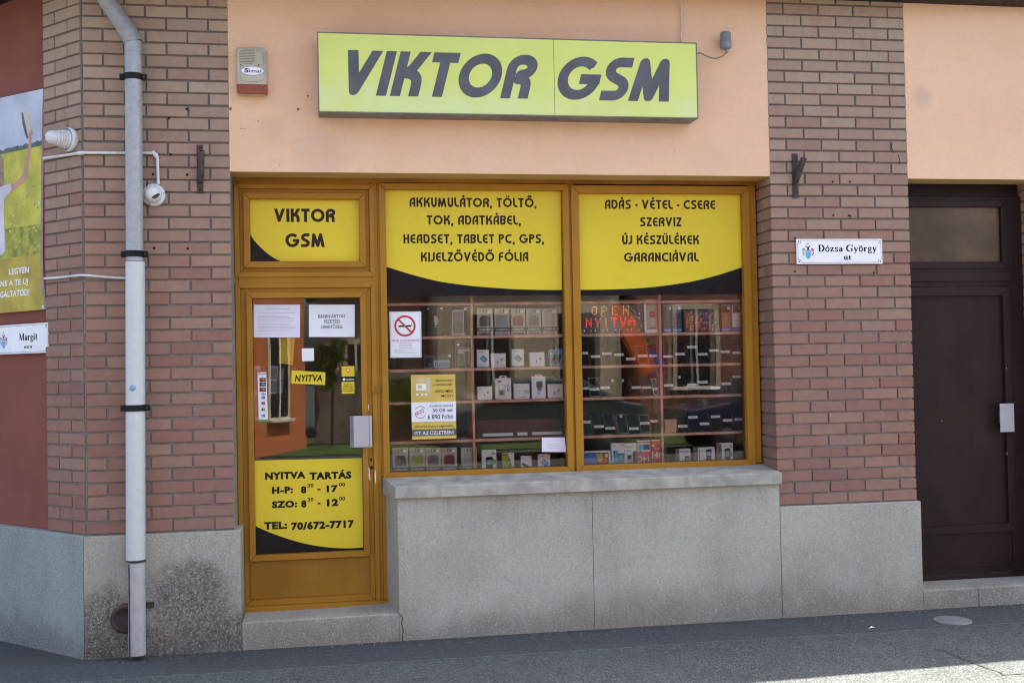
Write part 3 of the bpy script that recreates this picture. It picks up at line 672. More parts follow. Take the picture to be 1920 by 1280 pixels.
# eaves and roof
ZE = hz(0, (1700, 7), (1910, 12.5)); ov = lambda x: .29 - .078 * (x - 3)   # unseen front edge of the eaves, skewed to slant its shadow on the pavement
PB = MB(); e1 = CH.xyz(-6, 0, .34); eo = .34
PB.plan([(CX - .14, -ov(CX)), (6.4, -ov(6.4)), (12, -.02), (12, 8), (-7, 8), (e1.x, e1.y)], ZE, ZE + .16, "fascia_dark"); PB.build("eaves", B, .01)
PB = MB(); PB.add([(CX - .14, -ov(CX), ZE + .161), (12, -.02, ZE + .161), (12, 8, ZE + .16), (-7, 8, ZE + .16), (e1.x, e1.y, ZE + .16), (2, 4, ZE + 2.6), (9, 4, ZE + 2.6)], [(0, 1, 6, 5), (1, 2, 6), (2, 3, 5, 6), (3, 4, 5), (4, 0, 5)], "roof_tile"); PB.build("roof", B)
# the shop room behind the glass
xa, xb = XL1 - .3, XR1 - .25
PB = MB(); PB.add([(xa, .5, .2), (xb, .5, .2), (xb, 4.2, .2), (xa, 4.2, .2)], [(0, 1, 2, 3)], "floor_tile"); PB.build("floor", B)
PB = MB()
for q in ([(xa, .30, .0), (xa, 4.2, .0), (xa, 4.2, 3.1), (xa, .30, 3.1)], [(xb, 4.2, .0), (xb, .62, .0), (xb, .62, 3.1), (xb, 4.2, 3.1)], [(xa, 4.2, 0), (xb, 4.2, 0), (xb, 4.2, 3.1), (xa, 4.2, 3.1)]): PB.add(q, [(0, 1, 2, 3)], "plaster_cream")
PB.build("interior_wall", B)
PB = MB(); PB.add([(xa, .47, 3.1), (xa, 4.2, 3.1), (xb, 4.2, 3.1), (xb, .47, 3.1)], [(0, 1, 2, 3)], "plaster_cream"); PB.build("interior_ceiling", B)

# ---- shop door and fanlight ----------------------------------------------------------------------
YF, YC, YS, YG = .237, .227, .217, .267       # fixed frame, casing bead, sash, glass
OC = "ochre_paint"
fx0 = vx(YF, (434, 345), (455, 1145)) - .012; fxm = vx(YF, (706, 345), (718, 1000)); fxr = vx(YF, (1415, 345), (1428, 875)) + .012
fz1 = ZS + .06; fzb = hz(YF, (456, 1152), (726, 1135))
cx0, cx1 = vx(YC, (437.5, 344), (445.5, 850)), vx(YC, (702.5, 346), (711, 1050))
czT, czM1, czM0, czB = hz(YC, (437, 344), (703, 346)), hz(YC, (440, 519), (703.5, 519)), hz(YC, (441, 530.5), (704, 530)), hz(YC, (456, 1139), (712, 1127))
FRM = MB()
FRM.box(fx0, cx0 + .02, YF, .335, fzb + .045, fz1, OC); FRM.box(cx1 - .02, fxm - .001, YF, .335, fzb + .045, fz1, OC)
FRM.box(cx0 + .021, cx1 - .021, YF, .335, czT - .02, fz1, OC); FRM.box(cx0 + .021, cx1 - .021, YF, .335, czM0 - .02, czM1 + .02, OC)
FRM.box(fx0, fxm - .001, YF - .03, .335, fzb, fzb + .044, OC)
FRM.box(fx0, fxr, YF - .012, .232, hz(YF, (440, 343), (1400, 347)) + .003, fz1, "ochre_dark")
FRM.box(fxm, X0b + .012, YF, .335, fzb + .045, sz1 - .03, OC); FRM.box(fxm, X0b + .012, YF - .028, .322, fzb + .001, fzb + .044, OC)
door_frame = FRM.build("door_frame", B, .003)
# fanlight
ix0, ix1 = vx(YC, (447, 353), (450, 509)), vx(YC, (695, 354), (695.5, 509)); izT, izB = hz(YC, (447, 353), (695, 354)), hz(YC, (450, 509), (695, 509))
sx0, sx1 = vx(YS, (455, 361), (458, 501)), vx(YS, (684, 362), (687, 501)); szT, szB = hz(YS, (455, 360.5), (684, 362)), hz(YS, (458, 501.5), (687, 501))
gx0, gx1 = vx(YG, (467, 373), (469.5, 490)), vx(YG, (673.5, 375), (674.5, 489)); gzT, gzB = hz(YG, (467, 373), (673, 375)), hz(YG, (469, 490), (674, 489.5))
mb = MB(); mb.frame(cx0, cx1, czM1, czT, .032, YC, .322, OC); mb.frame(cx0 + .0325, cx1 - .0325, czM1 + .0325, czT - .0325, .04, YC + .018, .322, OC); mb.frame(sx0, sx1, szB, szT, gx0 - sx0 + .004, YS, .312, OC)
fan = mb.build("fanlight", B, .003)
fan_pane = MB().add([(gx0 - .01, YG, gzB - .01), (gx1 + .01, YG, gzB - .01), (gx1 + .01, YG, gzT + .01), (gx0 - .01, YG, gzT + .01)], [(0, 1, 2, 3)], "pane_glass")
def subpart(mbx, name, part, bevel=0.0):
    base = part.matrix_world.translation
    o_ = mbx.build(name, B, bevel); o_.parent = part; o_.matrix_parent_inverse = Matrix.Identity(4); o_.matrix_basis = Matrix.Identity(4); return o_
bpy.context.view_layer.update()
subpart(fan_pane, "pane", fan)
# door leaf
dix0, dix1 = vx(YC, (451, 540), (459, 1000)), vx(YC, (695, 540), (704, 1100)); dizT = hz(YC, (451, 540), (695, 540))
dsx0, dsx1 = vx(YS, (460, 548), (469.5, 1053)), vx(YS, (684.5, 548), (695, 1042)); dszT, dszB = hz(YS, (460, 548), (684, 547)), hz(YS, (469, 1053), (695, 1042))
dgx0, dgx1 = vx(YG, (471.5, 560), (479.5, 1039)), vx(YG, (675.5, 560), (682.5, 1031)); dgzT, dgzB = hz(YG, (471, 560), (675, 559.5)), hz(YG, (479, 1039), (682, 1031))
kz0, kz1 = hz(YC, (470, 1124), (695, 1111)), dszB - .003
mb = MB(); mb.frame(cx0, cx1, czB, czM0, .032, YC, .322, OC, wb=.006); mb.frame(cx0 + .0325, cx1 - .0325, czB + .0065, czM0 - .0325, .052, YC + .014, .322, OC, wb=.05)
mb.frame(dsx0, dsx1, dszB, dszT, dgx0 - dsx0 + .004, YS, .312, OC)
mb.box(dsx0 - .004, dsx1 + .004, YC + .02, .302, czB + .03, dszB - .0005, OC)
door = mb.build("shop_door", B, .003); bpy.context.view_layer.update()
subpart(MB().add([(dgx0 - .01, YG, dgzB - .01), (dgx1 + .01, YG, dgzB - .01), (dgx1 + .01, YG, dgzT + .01), (dgx0 - .01, YG, dgzT + .01)], [(0, 1, 2, 3)], "pane_glass"), "pane", door)
mb = MB(); mb.box(dsx0 + .001, dsx1 - .002, YC + .006, YC + .0195, kz0, kz1, "ochre_panel")
PK = FR(YC + .006)
for i in range(5):
    for z in (kz0 + .02, kz1 - .02): mb.ell(PK, dsx0 + .03 + (dsx1 - dsx0 - .06) * i / 4, z, .004, .004, .001, "ochre_dark", 8)
subpart(mb, "kick_panel", door, .002)
PH = FR(YS - .05); mb = MB()
hx0, hx1, hxm = PH.uz(656, 800)[0], PH.uz(697.5, 800)[0], PH.uz(663, 800)[0]; hz1, hz0 = PH.uz(680, 779)[1], PH.uz(680, 838)[1]
mb.box(hxm, hx1, YS - .052, YS - .049, hz0, hz1, "brushed_steel"); mb.hexa([(hx0, YS - .02, hz0), (hxm, YS - .0515, hz0), (hxm, YS - .0485, hz0), (hx0, YS - .017, hz0), (hx0, YS - .02, hz1), (hxm, YS - .0515, hz1), (hxm, YS - .0485, hz1), (hx0, YS - .017, hz1)], "brushed_steel")
mb.box(hxm + .02, hxm + .05, YS - .049, YS + .03, hz0 + .05, hz0 + .15, "brushed_steel"); mb.box(PH.uz(691.5, 800)[0], PH.uz(692.8, 800)[0], YS - .0535, YS - .052, hz0, hz1, "aluminium_dull")
subpart(mb, "door_handle", door, .001)
PK = FR(YC); mb = MB(); u, z = PK.uz(696, 863); mb.slab(PK, [(u - .014, z - .035), (u + .012, z - .035), (u + .012, z + .03), (u - .014, z + .03)], -.03, .004, "ochre_dark"); mb.ell(PK, u - .001, z + .006, .006, .012, .006, "gap_black", 12); mb.box(u - .012, u + .014, YC - .003, YC + .02, z - .052, z - .040, "gap_black")
subpart(mb, "lock", door, .001)
for a in ([(691, 874), (688, 878), (689, 884), (691, 890), (692, 897), (694.5, 902), (694, 892), (693, 884), (694, 876)], [(703, 880), (702.4, 890), (703, 902), (704.5, 906), (704.6, 893), (704, 882)], [(690.5, 757), (689.7, 764), (691.2, 770), (691.6, 760)]): subpart(MB().pq(PK, a, .0006, "paint_chip"), "paint_flake", door)
mb = MB(); u, z = FR(YF).uz(706, 730); mb.box(u - .03, u + .012, YF - .03, YF + .01, z - .018, z + .022, OC); mb.box(u - .012, u + .022, YF - .036, YF - .03, z - .022, z + .026, "ochre_dark")
subpart(mb, "catch_block", door_frame, .002)

# ---- shop window ---------------------------------------------------------------------------------
WZT, WZB = hz(YS, (708.5, 342.5), (1065, 345.5)), hz(YS, (721, 898), (1077, 886.5))
W = []
for (l, r_, gl, gr, top, bot, gt, gb) in (
    ([(708.5, 342), (720.8, 898)], [(1065.7, 346), (1077, 886)], [(720, 356), (729.7, 886)], [(1051.5, 358), (1065, 875)], [(708, 342), (1065, 346)], [(721, 898), (1077, 886.5)], [(720, 355.4), (1051, 358.3)], [(730, 886), (1065, 875.5)]),
    ([(1069.5, 346), (1082, 887)], [(1404, 350), (1419, 877)], [(1081, 358), (1091, 875)], [(1393.5, 361), (1407.3, 867)], [(1070, 346), (1404, 350)], [(1082, 887), (1419, 876.5)], [(1081, 358.5), (1394, 361.5)], [(1091, 875.5), (1407, 867)])):
    W.append((vx(YS, *l), vx(YS, *r_), vx(YG, *gl), vx(YG, *gr), hz(YS, *top), hz(YS, *bot), hz(YG, *gt), hz(YG, *gb)))
mb = MB(); zb = sz1 + .040
mb.box(fxm, fxm + .03, YF, .335, zb, fz1 - .065, OC); mb.box(W[0][1] - .02, W[1][0] + .02, YF, .335, zb, fz1 - .065, OC); mb.box(W[1][1] - .02, XR0 - .012, YF, .335, zb, fz1 - .065, OC)
mb.box(fxm, XR0 - .012, YF - .006, .335, fz1 - .0645, fz1 - .001, "ochre_dark"); mb.box(fxm + .031, XR0 - .013, YF + .002, .33, zb, W[0][5] + .02, OC)
win = mb.build("shop_window", B, .003); bpy.context.view_layer.update()
for (x0, x1, g0, g1, zt, zb_, gt, gb) in W:
    s_ = MB(); zt2 = WZT; zb2 = WZB; s_.frame(x0, x1, zb_, zt, g0 - x0 + .004, YS, .312, OC)
    for u in (x0 + .012, x1 - .012):
        for z in (zb_ + .012, zt - .012): s_.ell(FR(YS), u, z, .003, .003, .0008, "ochre_dark", 8)
    subpart(s_, "sash", win, .0035)
    subpart(MB().add([(g0 - .012, YG, gb - .012), (g1 + .012, YG, gb - .012), (g1 + .012, YG, gt + .012), (g0 - .012, YG, gt + .012)], [(0, 1, 2, 3)], "pane_glass_window"), "pane", win)
    subpart(MB().add([(g0 - .012, YG + .020, gb - .012), (g1 + .012, YG + .0235, gb - .012), (g1 + .012, YG + .0235, gt + .012), (g0 - .012, YG + .020, gt + .012)], [(0, 1, 2, 3)], "pane_glass_inner"), "inner_pane", win)

# ---- brown house door at the right ---------------------------------------------------------------
YB = .225; BP = "brown_paint"
bx0, bx1 = XR1 - .004, vx(YB, (1911, 360), (1919, 900)); bzT = ZS2 + .05; bzB = hz(YB, (1735, 1089), (1915, 1080))
bl0, bl1 = bx0 + .05, vx(YB, (1893, 400), (1908, 1050)); 
mb = MB(); mb.box(bx0, bx0 + .049, YB, .30, bzB, bzT, BP); zt_ = hz(YB, (1710, 364), (1890, 372)); mb.box(bx0 + .05, bx1, YB, .30, zt_, bzT, "brown_dark"); mb.box(bl1, bx1 + .03, YB, .30, bzB, zt_ - .001, BP)
tz1, tz0 = hz(YB, (1710, 502), (1890, 503)), hz(YB, (1710, 537), (1895, 537)); mb.box(bl0, bl1 - .001, YB - .005, .30, tz0, tz1, BP); mb.box(bl0, bl1 - .001, YB - .018, YB - .0055, tz0 + .035, tz1 - .03, BP)
mb.box(bl0, bx1, YB - .02, .30, bzB, bzB + .035, BP)
bd = mb.build("house_door", B, .004); bpy.context.view_layer.update()
fz0_, fz1_ = hz(YB, (1710, 492), (1873, 492)), hz(YB, (1707, 384), (1873, 387)); fxR = vx(YB, (1873, 388), (1876, 492))
mb = MB(); mb.frame(bl0 - .03, bl1 - .002, tz1 + .001, zt_ - .002, .045, YB - .004, .28, BP); mb.frame(bl0 + .0, fxR + .05, fz0_ - .045, fz1_ + .035, .046, YB - .016, .27, BP)
fl = mb
subpart(fl, "fanlight", bd, .003); mb = MB(); mb.box(bl0 + .03, fxR + .01, YB + .012, YB + .016, fz0_ - .01, fz1_ + .01, "hatched_glass_brown"); subpart(mb, "fanlight_pane", bd)
pR, pB, pT = vx(YB, (1878, 560), (1887, 980)), hz(YB, (1726, 986), (1880, 984)), hz(YB, (1710, 553), (1875, 553))
mb = MB(); mb.frame(bl0 - .03, bl1 - .003, bzB + .04, tz0 - .003, .04, YB - .002, .28, BP); mb.frame(bl0 - .0, pR + .06, pB - .05, pT + .05, .055, YB - .018, .27, BP)
mb.box(bl0 + .011, bl1 - .045, YB + .004, .26, bzB + .082, pB - .0505, BP); mb.box(bl0 + .0, pR + .02, YB + .010, .26, pB - .02, pT + .02, BP)
PD = FR(YB - .002); 
for a in ((1888, 850, 3), (1770, 789, 1.0), (1887, 690, 1.5)):
    u, z = FR(YB - .018).uz(a[0], a[1]); mb.ell(FR(YB - .018) if a[0] > 1870 else FR(YB + .010), u, z, .0016, .004 * a[2], .0008, "paint_chip", 7)
for zz, l in ((770, .05), (800, .12), (835, .06), (862, .02), (895, .015)):
    u, z = FR(YB).uz(1717.5, zz); mb.slab(FR(YB), [(bx0 + .012, z), (bx0 + .016, z), (bx0 + .017, z + l), (bx0 + .013, z + l)], 0, .0005, "paint_chip")
subpart(mb, "door_leaf", bd, .003)
PH = FR(YB - .06); u0, z1 = PH.uz(1874, 756.5); u1, z0 = PH.uz(1902, 809); mb = MB(); mb.box(u0, u1, YB - .063, YB - .060, z0, z1, "brushed_steel"); mb.box(u0 + .03, u1 - .02, YB - .06, YB, z0 + .06, z1 - .06, "brushed_steel"); subpart(mb, "door_handle", bd, .0012)

# ================================================================== THINGS ON THE FACADE
# light box sign
SP = FR(-.16)
s0, s1 = vx(-.16, (594.2, 59.5), (597.4, 208)), vx(-.16, (1305.7, 82), (1309, 223)); sm_ = vx(-.16, (1037, 73), (1041, 217)); zz1, zz0 = hz(-.16, (594.2, 59.3), (1305.7, 82.2)), hz(-.16, (597.4, 209), (1309, 224))
L = thing("shop_sign", ((s0 + s1) / 2, 0, zz0), "long lime yellow light box sign over the shop with grey slanted capital letters", "sign")
mb = MB(); mb.box(s0, s1, -.155, .003, zz0, zz1, "aluminium_dull")
for px in (640, 792, 960, 1120, 1277): mb.ell(Plane((0, 0, zz0), (1, 0, 0), (0, -1, 0)), 0, 0, 0, 0, 0, "aluminium_dull", 3) if False else None
mb.frame(s0 - .002, s1 + .002, zz0 - .002, zz1 + .002, .008, -.1655, -.150, "aluminium_dull"); mb.build("housing", L, .003)
mb = MB(); mb.box(s0 + .0065, sm_ - .0015, -.163, -.156, zz0 + .0065, zz1 - .0065, "sign_acrylic"); mb.build("face_panel", L)
mb = MB(); mb.box(sm_ + .0015, s1 - .0065, -.163, -.156, zz0 + .0065, zz1 - .0065, "sign_acrylic"); mb.build("face_panel", L)
mb = MB(); P_ = FR(-.163)
mb.round_text(P_, "VIKTOR", 631, 1011, 98.5, 182, .001, "sign_letter", w=.228, gap=.085, shear=.26)
mb.build("lettering", L); mb = MB()
mb.round_text(P_, "GSM", 1036, 1273, 108, 189, .001, "sign_letter", w=.226, gap=.06, shear=.26)
mb.build("lettering", L)
# supply cable above the sign and sensor with its cable
mb = MB(); c_ = [F0.p(a, b, .012) for a, b in ((1275, -30), (1277, 10), (1278.5, 45), (1277, 70), (1279, 78), (1284, 92))]; mb.tube(c_, .006, "white_cable", 8); tag(mb.build("power_cable"), "thin white cable running down the peach wall to the yellow sign", "cable")
T = thing("twilight_sensor", F0.p(1362, 95, 0), "small grey twilight sensor mounted on the peach wall right of the sign", "sensor")
o_ = F0.p(1361, 92, .06); mb = MB(); mb.lathe(o_, (0, 0, 1), [(0, .0), (0, .030), (.006, .038), (.02, .039), (.022, .036), (.03, .038), (.042, .038), (.044, .036), (.105, .034), (.112, .028), (.114, 0)], "grey_plastic"); mb.box(o_.x - .012, o_.x + .012, o_.y + .03, .004, o_.z + .02, o_.z + .07, "grey_plastic"); mb.build("housing", T, 0)
mb = MB(); mb.lathe(o_ + Vector((.006, 0, -.026)), (0, 0, 1), [(0, 0), (0, .007), (.01, .011), (.026, .012)], "grey_plastic", 12); mb.build("cable_gland", T)
e_ = SP.p(1307, 98); pts = [Vector((s1 - .01, -.08, e_.z))] + [F0.p(a, b, .06) for a, b in ((1313, 99.5), (1322, 104), (1333, 109), (1343, 110), (1352, 107), (1360, 101))] + [o_ + Vector((.006, 0, -.02))]
mb = MB(); mb.tube(pts, .0045, "cable_grey", 8); tag(mb.build("sensor_cable"), "thin grey cable sagging from the sign end to the twilight sensor", "cable")

# siren
T = thing("alarm_siren", F0.p(471, 178), "weathered beige alarm siren box with a red lamp strip on the peach wall", "alarm")
def rbox(x0, y0, x1, y1, off0, off1, r, mat, pl=F0, rb=None, n=6):
    u0, z1 = pl.uz(x0, y0, off1); u1, z0 = pl.uz(x1, y1, off1); q = []; rb = r if rb is None else rb
    for cx, cz, a, rr in ((u1, z1, 0, r), (u0, z1, 90, r), (u0, z0, 180, rb), (u1, z0, 270, rb)):
        sx = -1 if cx == u1 else 1; szz = -1 if cz == z1 else 1
        q += [(cx + sx * rr + rr * math.cos(math.radians(a + 90 * i / n)), cz + szz * rr + rr * math.sin(math.radians(a + 90 * i / n))) for i in range(n + 1)]
    return q
mb = MB(); q = rbox(442, 87, 500.5, 177, 0, .065, .022, "siren_case", rb=.016); mb.slab(F0, q, -.003, .05, "siren_case")
q2 = rbox(444, 89.5, 499, 175, 0, .065, .02, "siren_case", rb=.014); mb.slab(F0, q2, .049, .062, "siren_case"); mb.build("casing", T, .004)
mb = MB(); q = rbox(443.5, 157.3, 501.5, 176.3, 0, .068, .003, "siren_red", rb=.014); mb.slab(F0, q, .004, .067, "siren_red"); mb.build("lamp", T, .006, 3)
mb = MB(); zf = lambda a, b: (430 + a / 11.64, 80 + b / 11.64)
rows = [(285, 560, 147), (245, 560, 182), (225, 562, 212), (213, 562, 247), (215, 565, 281), (215, 568, 316), (215, 570, 351), (215, 565, 386), (217, 550, 420), (220, 510, 455)]
for a, b, y in rows: mb.pr(F0, *zf(a, y - 9), *zf(b, y + 9), .0625, "siren_dark")
for a, b in ((249, 490), (643, 496)): u, z = F0.uz(*zf(a, b), .0625); mb.ell(F0, u, z, .005, .005, .0627, "siren_dark", 10)
def outl(pts, w, off, mat, mbx): mbx.stroke(F0, [F0.uz(*zf(a, b), off) for a, b in pts], w, off, mat)
outl([(320, 495), (250, 530), (232, 600), (235, 760), (290, 840), (380, 852), (620, 852), (720, 830), (775, 770), (778, 560), (740, 500), (690, 480)], .0016, .0626, "siren_dark", mb)
for k in range(3): outl([(580, 150 + 28 * k), (690 - 8 * k, 150 + 28 * k), (770 - 28 * k, 220 + 20 * k), (775 - 30 * k, 480)], .0014, .0626, "siren_dark", mb)
mb.build("speaker_slots", T)
mb = MB(); u, z = F0.uz(*zf(505, 620), .063); mb.ell(F0, u, z, .071, .0285, .0632, "navy_print", 32); mb.ell(F0, u, z, .0685, .0265, .0636, "sign_white", 32)
mb.text(F0, "S", *[zf(a, 0)[0] for a in (322, 418)], *[zf(0, b)[1] for b in (560, 652)], .064, "navy_print", bold=.04, shear=.12); mb.text(F0, "ignal", *[zf(a, 0)[0] for a in (424, 694)], *[zf(0, b)[1] for b in (588, 655)], .064, "navy_print", bold=.02, shear=.08); mb.build("badge", T)

# downpipe
P = thing("downpipe", F0.p(254, 1230, .09), "galvanised rain downpipe with a white lower length fixed to the left brick pillar", "downpipe")
dp = lambda a, b: F0.p(a, b, .095)
mb = MB(); R1 = .0505
pa, pb2 = dp(185, -22), dp(238, 57); mb.tube([pa + Vector((-.12, 0, .18)), pa, pb2], R1 * 1.04, "pipe_elbow", 24, False)
mb.tube([pb2 - Vector((.012, 0, -.018)), pb2, dp(246, 70), dp(249, 80)], [R1 * 1.12, R1 * 1.1, R1 * 1.1, R1 * 1.08], "pipe_elbow", 24, False); mb.build("elbow", P)
mb = MB(); zt, zbm = dp(249, 78), dp(252.5, 490); mb.tube([zt, dp(250, 100), dp(251, 300), zbm], R1, "zinc_pipe", 28, False)
for y in (80, 99): q = dp(249.5, y); mb.tube([q + Vector((0, 0, .004)), q - Vector((0, 0, .004))], R1 * 1.05, "pipe_elbow", 28)
mb.build("upper_pipe", P)
mb = MB(); R2 = .0565; mb.tube([dp(253.5, 491), dp(254.5, 1051)], R2, "white_pipe", 28); q = dp(254.5, 1050); mb.tube([q + Vector((0, 0, .006)), q - Vector((0, 0, .005))], R2 * 1.03, "rust_iron", 28); mb.build("middle_pipe", P)
mb = MB(); mb.tube([dp(256, 1053), dp(257.5, 1226)], .050, "grey_pipe", 28, False); a, b = dp(243.5, 1056), dp(245.5, 1226); mb.tube([a + Vector((0, -.036, 0)), b + Vector((0, -.036, 0))], .004, "rust_iron", 8); mb.build("lower_pipe", P)
for y, rr, x in ((145, R1, 249.8), (476.5, R1, 252.3), (764.5, R2, 254)):
    mb = MB(); q = dp(x, y); mb.tube([q + Vector((0, 0, .019)), q - Vector((0, 0, .019))], rr * 1.07, "black_iron", 28)
    for sx in (-1, 1): mb.box(q.x + sx * (rr + .014) - .014, q.x + sx * (rr + .014) + .014, q.y - .012, q.y + .012, q.z - .018, q.z + .018, "black_iron")
    mb.box(q.x - .008, q.x + .008, q.y + rr, .01, q.z - .008, q.z + .008, "black_iron"); mb.tube([q + Vector((rr + .012, -.022, 0)), q + Vector((rr + .012, .022, 0))], .006, "rust_iron", 8); mb.build("clamp", P, .002)
mb = MB(); q = dp(255, 1138); mb.box(q.x - .09, q.x + .098, q.y + .045, q.y + .053, q.z - .018, q.z + .018, "rust_iron"); mb.build("lower_bracket", P, .002)
mb = MB(); u, z = F0.uz(250, 727, .153); mb.lathe((u - .004, -.152 + .0005, z), (0, -1, 0), [(-.01, .018), (.001, .018), (.0015, 0)], "steel_blue_print", 16); mb.build("round_sticker", P)
mb = MB(); q = F0.p(236, 1158, .03); mb.lathe((q.x, -.027, q.z), (0, -1, 0), [(0, .085), (.03, .085), (.034, .078), (.036, .065), (.02, .06), (.018, 0)], "rust_iron"); tag(mb.build("vent_cap"), "round dark iron vent cap on the plinth behind the downpipe foot", "vent cap")

# conduits, cables and cameras
mb = MB(); r = .0095
pts = [CH.p(82, 297, .014), CH.p(149, 287.3, .014)] + [F0.p(a, b, .014) for a, b in ((156, 286.5), (288, 287.3), (293.5, 289.5), (295, 295), (297, 346))]
mb.tube(pts, r, "white_plastic", 12)
for a, b in ((pts[1], pts[2]), (pts[3], pts[5])): mb.tube([a + (a - b).normalized() * .012, a, (a + b) / 2, b, b + (b - a).normalized() * .004], r * 1.28, "white_plastic", 12)
tag(mb.build("cable_conduit"), "white plastic cable conduit bent along the corner bricks to the round camera", "conduit")
mb = MB(); pts = [CH.p(84, 522, .01), CH.p(104, 521, .01), CH.p(150, 516, .012)] + [F0.p(a, b, .014) for a, b in ((168, 516.5), (200, 519.5), (225, 521), (245, 521.5))]; mb.tube(pts, .008, "white_cable", 10); tag(mb.build("wall_cable"), "loose white cable crossing the corner bricks below the poster's height", "cable")
def camera_ball(loc, ax, look, s, label, name="security_camera"):
    T = thing(name, loc, label, "camera", None); ax = Vector(ax).normalized(); look = Vector(look).normalized(); loc = Vector(loc)
    mb = MB(); mb.lathe(loc, ax, [(-.004, 0), (-.004, .068 * s), (.018 * s, .070 * s), (.03 * s, .066 * s), (.034 * s, .058 * s), (.040 * s, .052 * s)], "white_plastic"); 
    for k in range(3):
        a = ax.orthogonal().normalized(); a = Matrix.Rotation(2.1 * k + .4, 3, ax) @ a; mb.lathe(loc + a * .062 * s + ax * .030 * s, ax, [(0, .004), (.003, .004), (.0032, 0)], "siren_dark", 8)
    mb.build("mount", T)
    c = loc + ax * .045 * s; mb = MB(); prof = [(-.05 * s + .1 * s * i / 14, .052 * s * math.sqrt(max(0, 1 - (-1 + 2 * i / 14) ** 2))) for i in range(15)]; mb.lathe(c, look, prof, "white_plastic"); mb.build("ball", T)
    return T, c
T, c = camera_ball(F0.p(289, 366.5, 0), (0, -1, 0), (.35, -.75, -.42), 1.0, "dirty white round dome camera on the brick pillar beside the downpipe")
lk = Vector((.42, -.72, -.30)).normalized(); mb = MB(); sx = lk.orthogonal(); u_ = Vector((.75, .30, .55)).normalized(); v_ = lk.cross(u_).normalized(); u_ = v_.cross(lk)
pts = [c + lk * .0475 + u_ * .026 * math.cos(2 * math.pi * i / 20) + v_ * .0105 * math.sin(2 * math.pi * i / 20) for i in range(20)]; pts2 = [p - lk * .012 for p in pts]
mb.add([p + lk * .003 for p in pts] + pts2, [tuple(range(20))] + [((i + 1) % 20, i, 20 + i, 20 + (i + 1) % 20) for i in range(20)], "lens_dark"); mb.build("lens", T)
loc = CH.p(134, 263, 0); T = thing("security_camera", loc, "dirty white ribbed camera jutting out from the corner bricks beside the poster", "camera"); ax = Vector((-.80, -.62, .02)).normalized(); n_ = CH.n
mb = MB(); mb.lathe(loc, n_, [(-.004, 0), (-.004, .072), (.02, .074), (.03, .072), (.036, .066)], "white_plastic"); mb.build("mount", T)
mb = MB(); pr_ = [(.02, .066)]
for i in range(5): pr_ += [(.032 + .015 * i, .066 - .0035 * i), (.041 + .015 * i, .066 - .0035 * i), (.043 + .015 * i, .058 - .0035 * i), (.0465 + .015 * i, .058 - .0035 * i)]
pr_ += [(.12, .049), (.145, .043), (.160, .032), (.168, .018), (.171, 0)]; mb.lathe(loc, ax, [(a * .94, b * .9) for a, b in pr_], "white_plastic"); mb.build("hood", T)

# flag holders
def flag_holder(plate, top, bot, label, lean):
    x0, y0, x1, y1 = plate; T = thing("flag_holder", F0.p((x0 + x1) / 2, y1), label, "flag holder", "iron flag holders on the pillars")
    mb = MB(); mb.pr(F0, x0, y0, x1, y1, .008, "rust_iron", .012); 
    for y in (y0 + 6, y1 - 6): u, z = F0.uz((x0 + x1) / 2, y, .008); mb.ell(F0, u, z, .005, .005, .010, "black_iron", 8, .002)
    mb.build("plate", T, .001)
    mb = MB(); a = F0.p(*top, lean); b = F0.p(*bot, .03); mb.tube([b, a], .021, "rust_iron", 18, False); mb.tube([a, b], .0175, "gap_black", 18, False)
    d = (a - b).normalized(); mb.lathe(a, d, [(0, .0212), (.0005, .0175)], "phone_silver", 18); mb.build("tube", T)
    mb = MB(); m_ = b.lerp(a, .3); mb.box(m_.x - .006, m_.x + .006, m_.y, .0, m_.z - .04, m_.z + .05, "rust_iron"); mb.build("gusset", T)
flag_holder((368.5, 271.5, 381, 362), (377.5, 283), (375, 340), "rusty iron flag holder on the left brick pillar with its tube pointing straight out", .10)
flag_holder((1485, 288, 1498, 371), (1507.5, 295.5), (1491, 343), "rusty iron flag holder on the right brick pillar with its tube tilted sideways", .09)

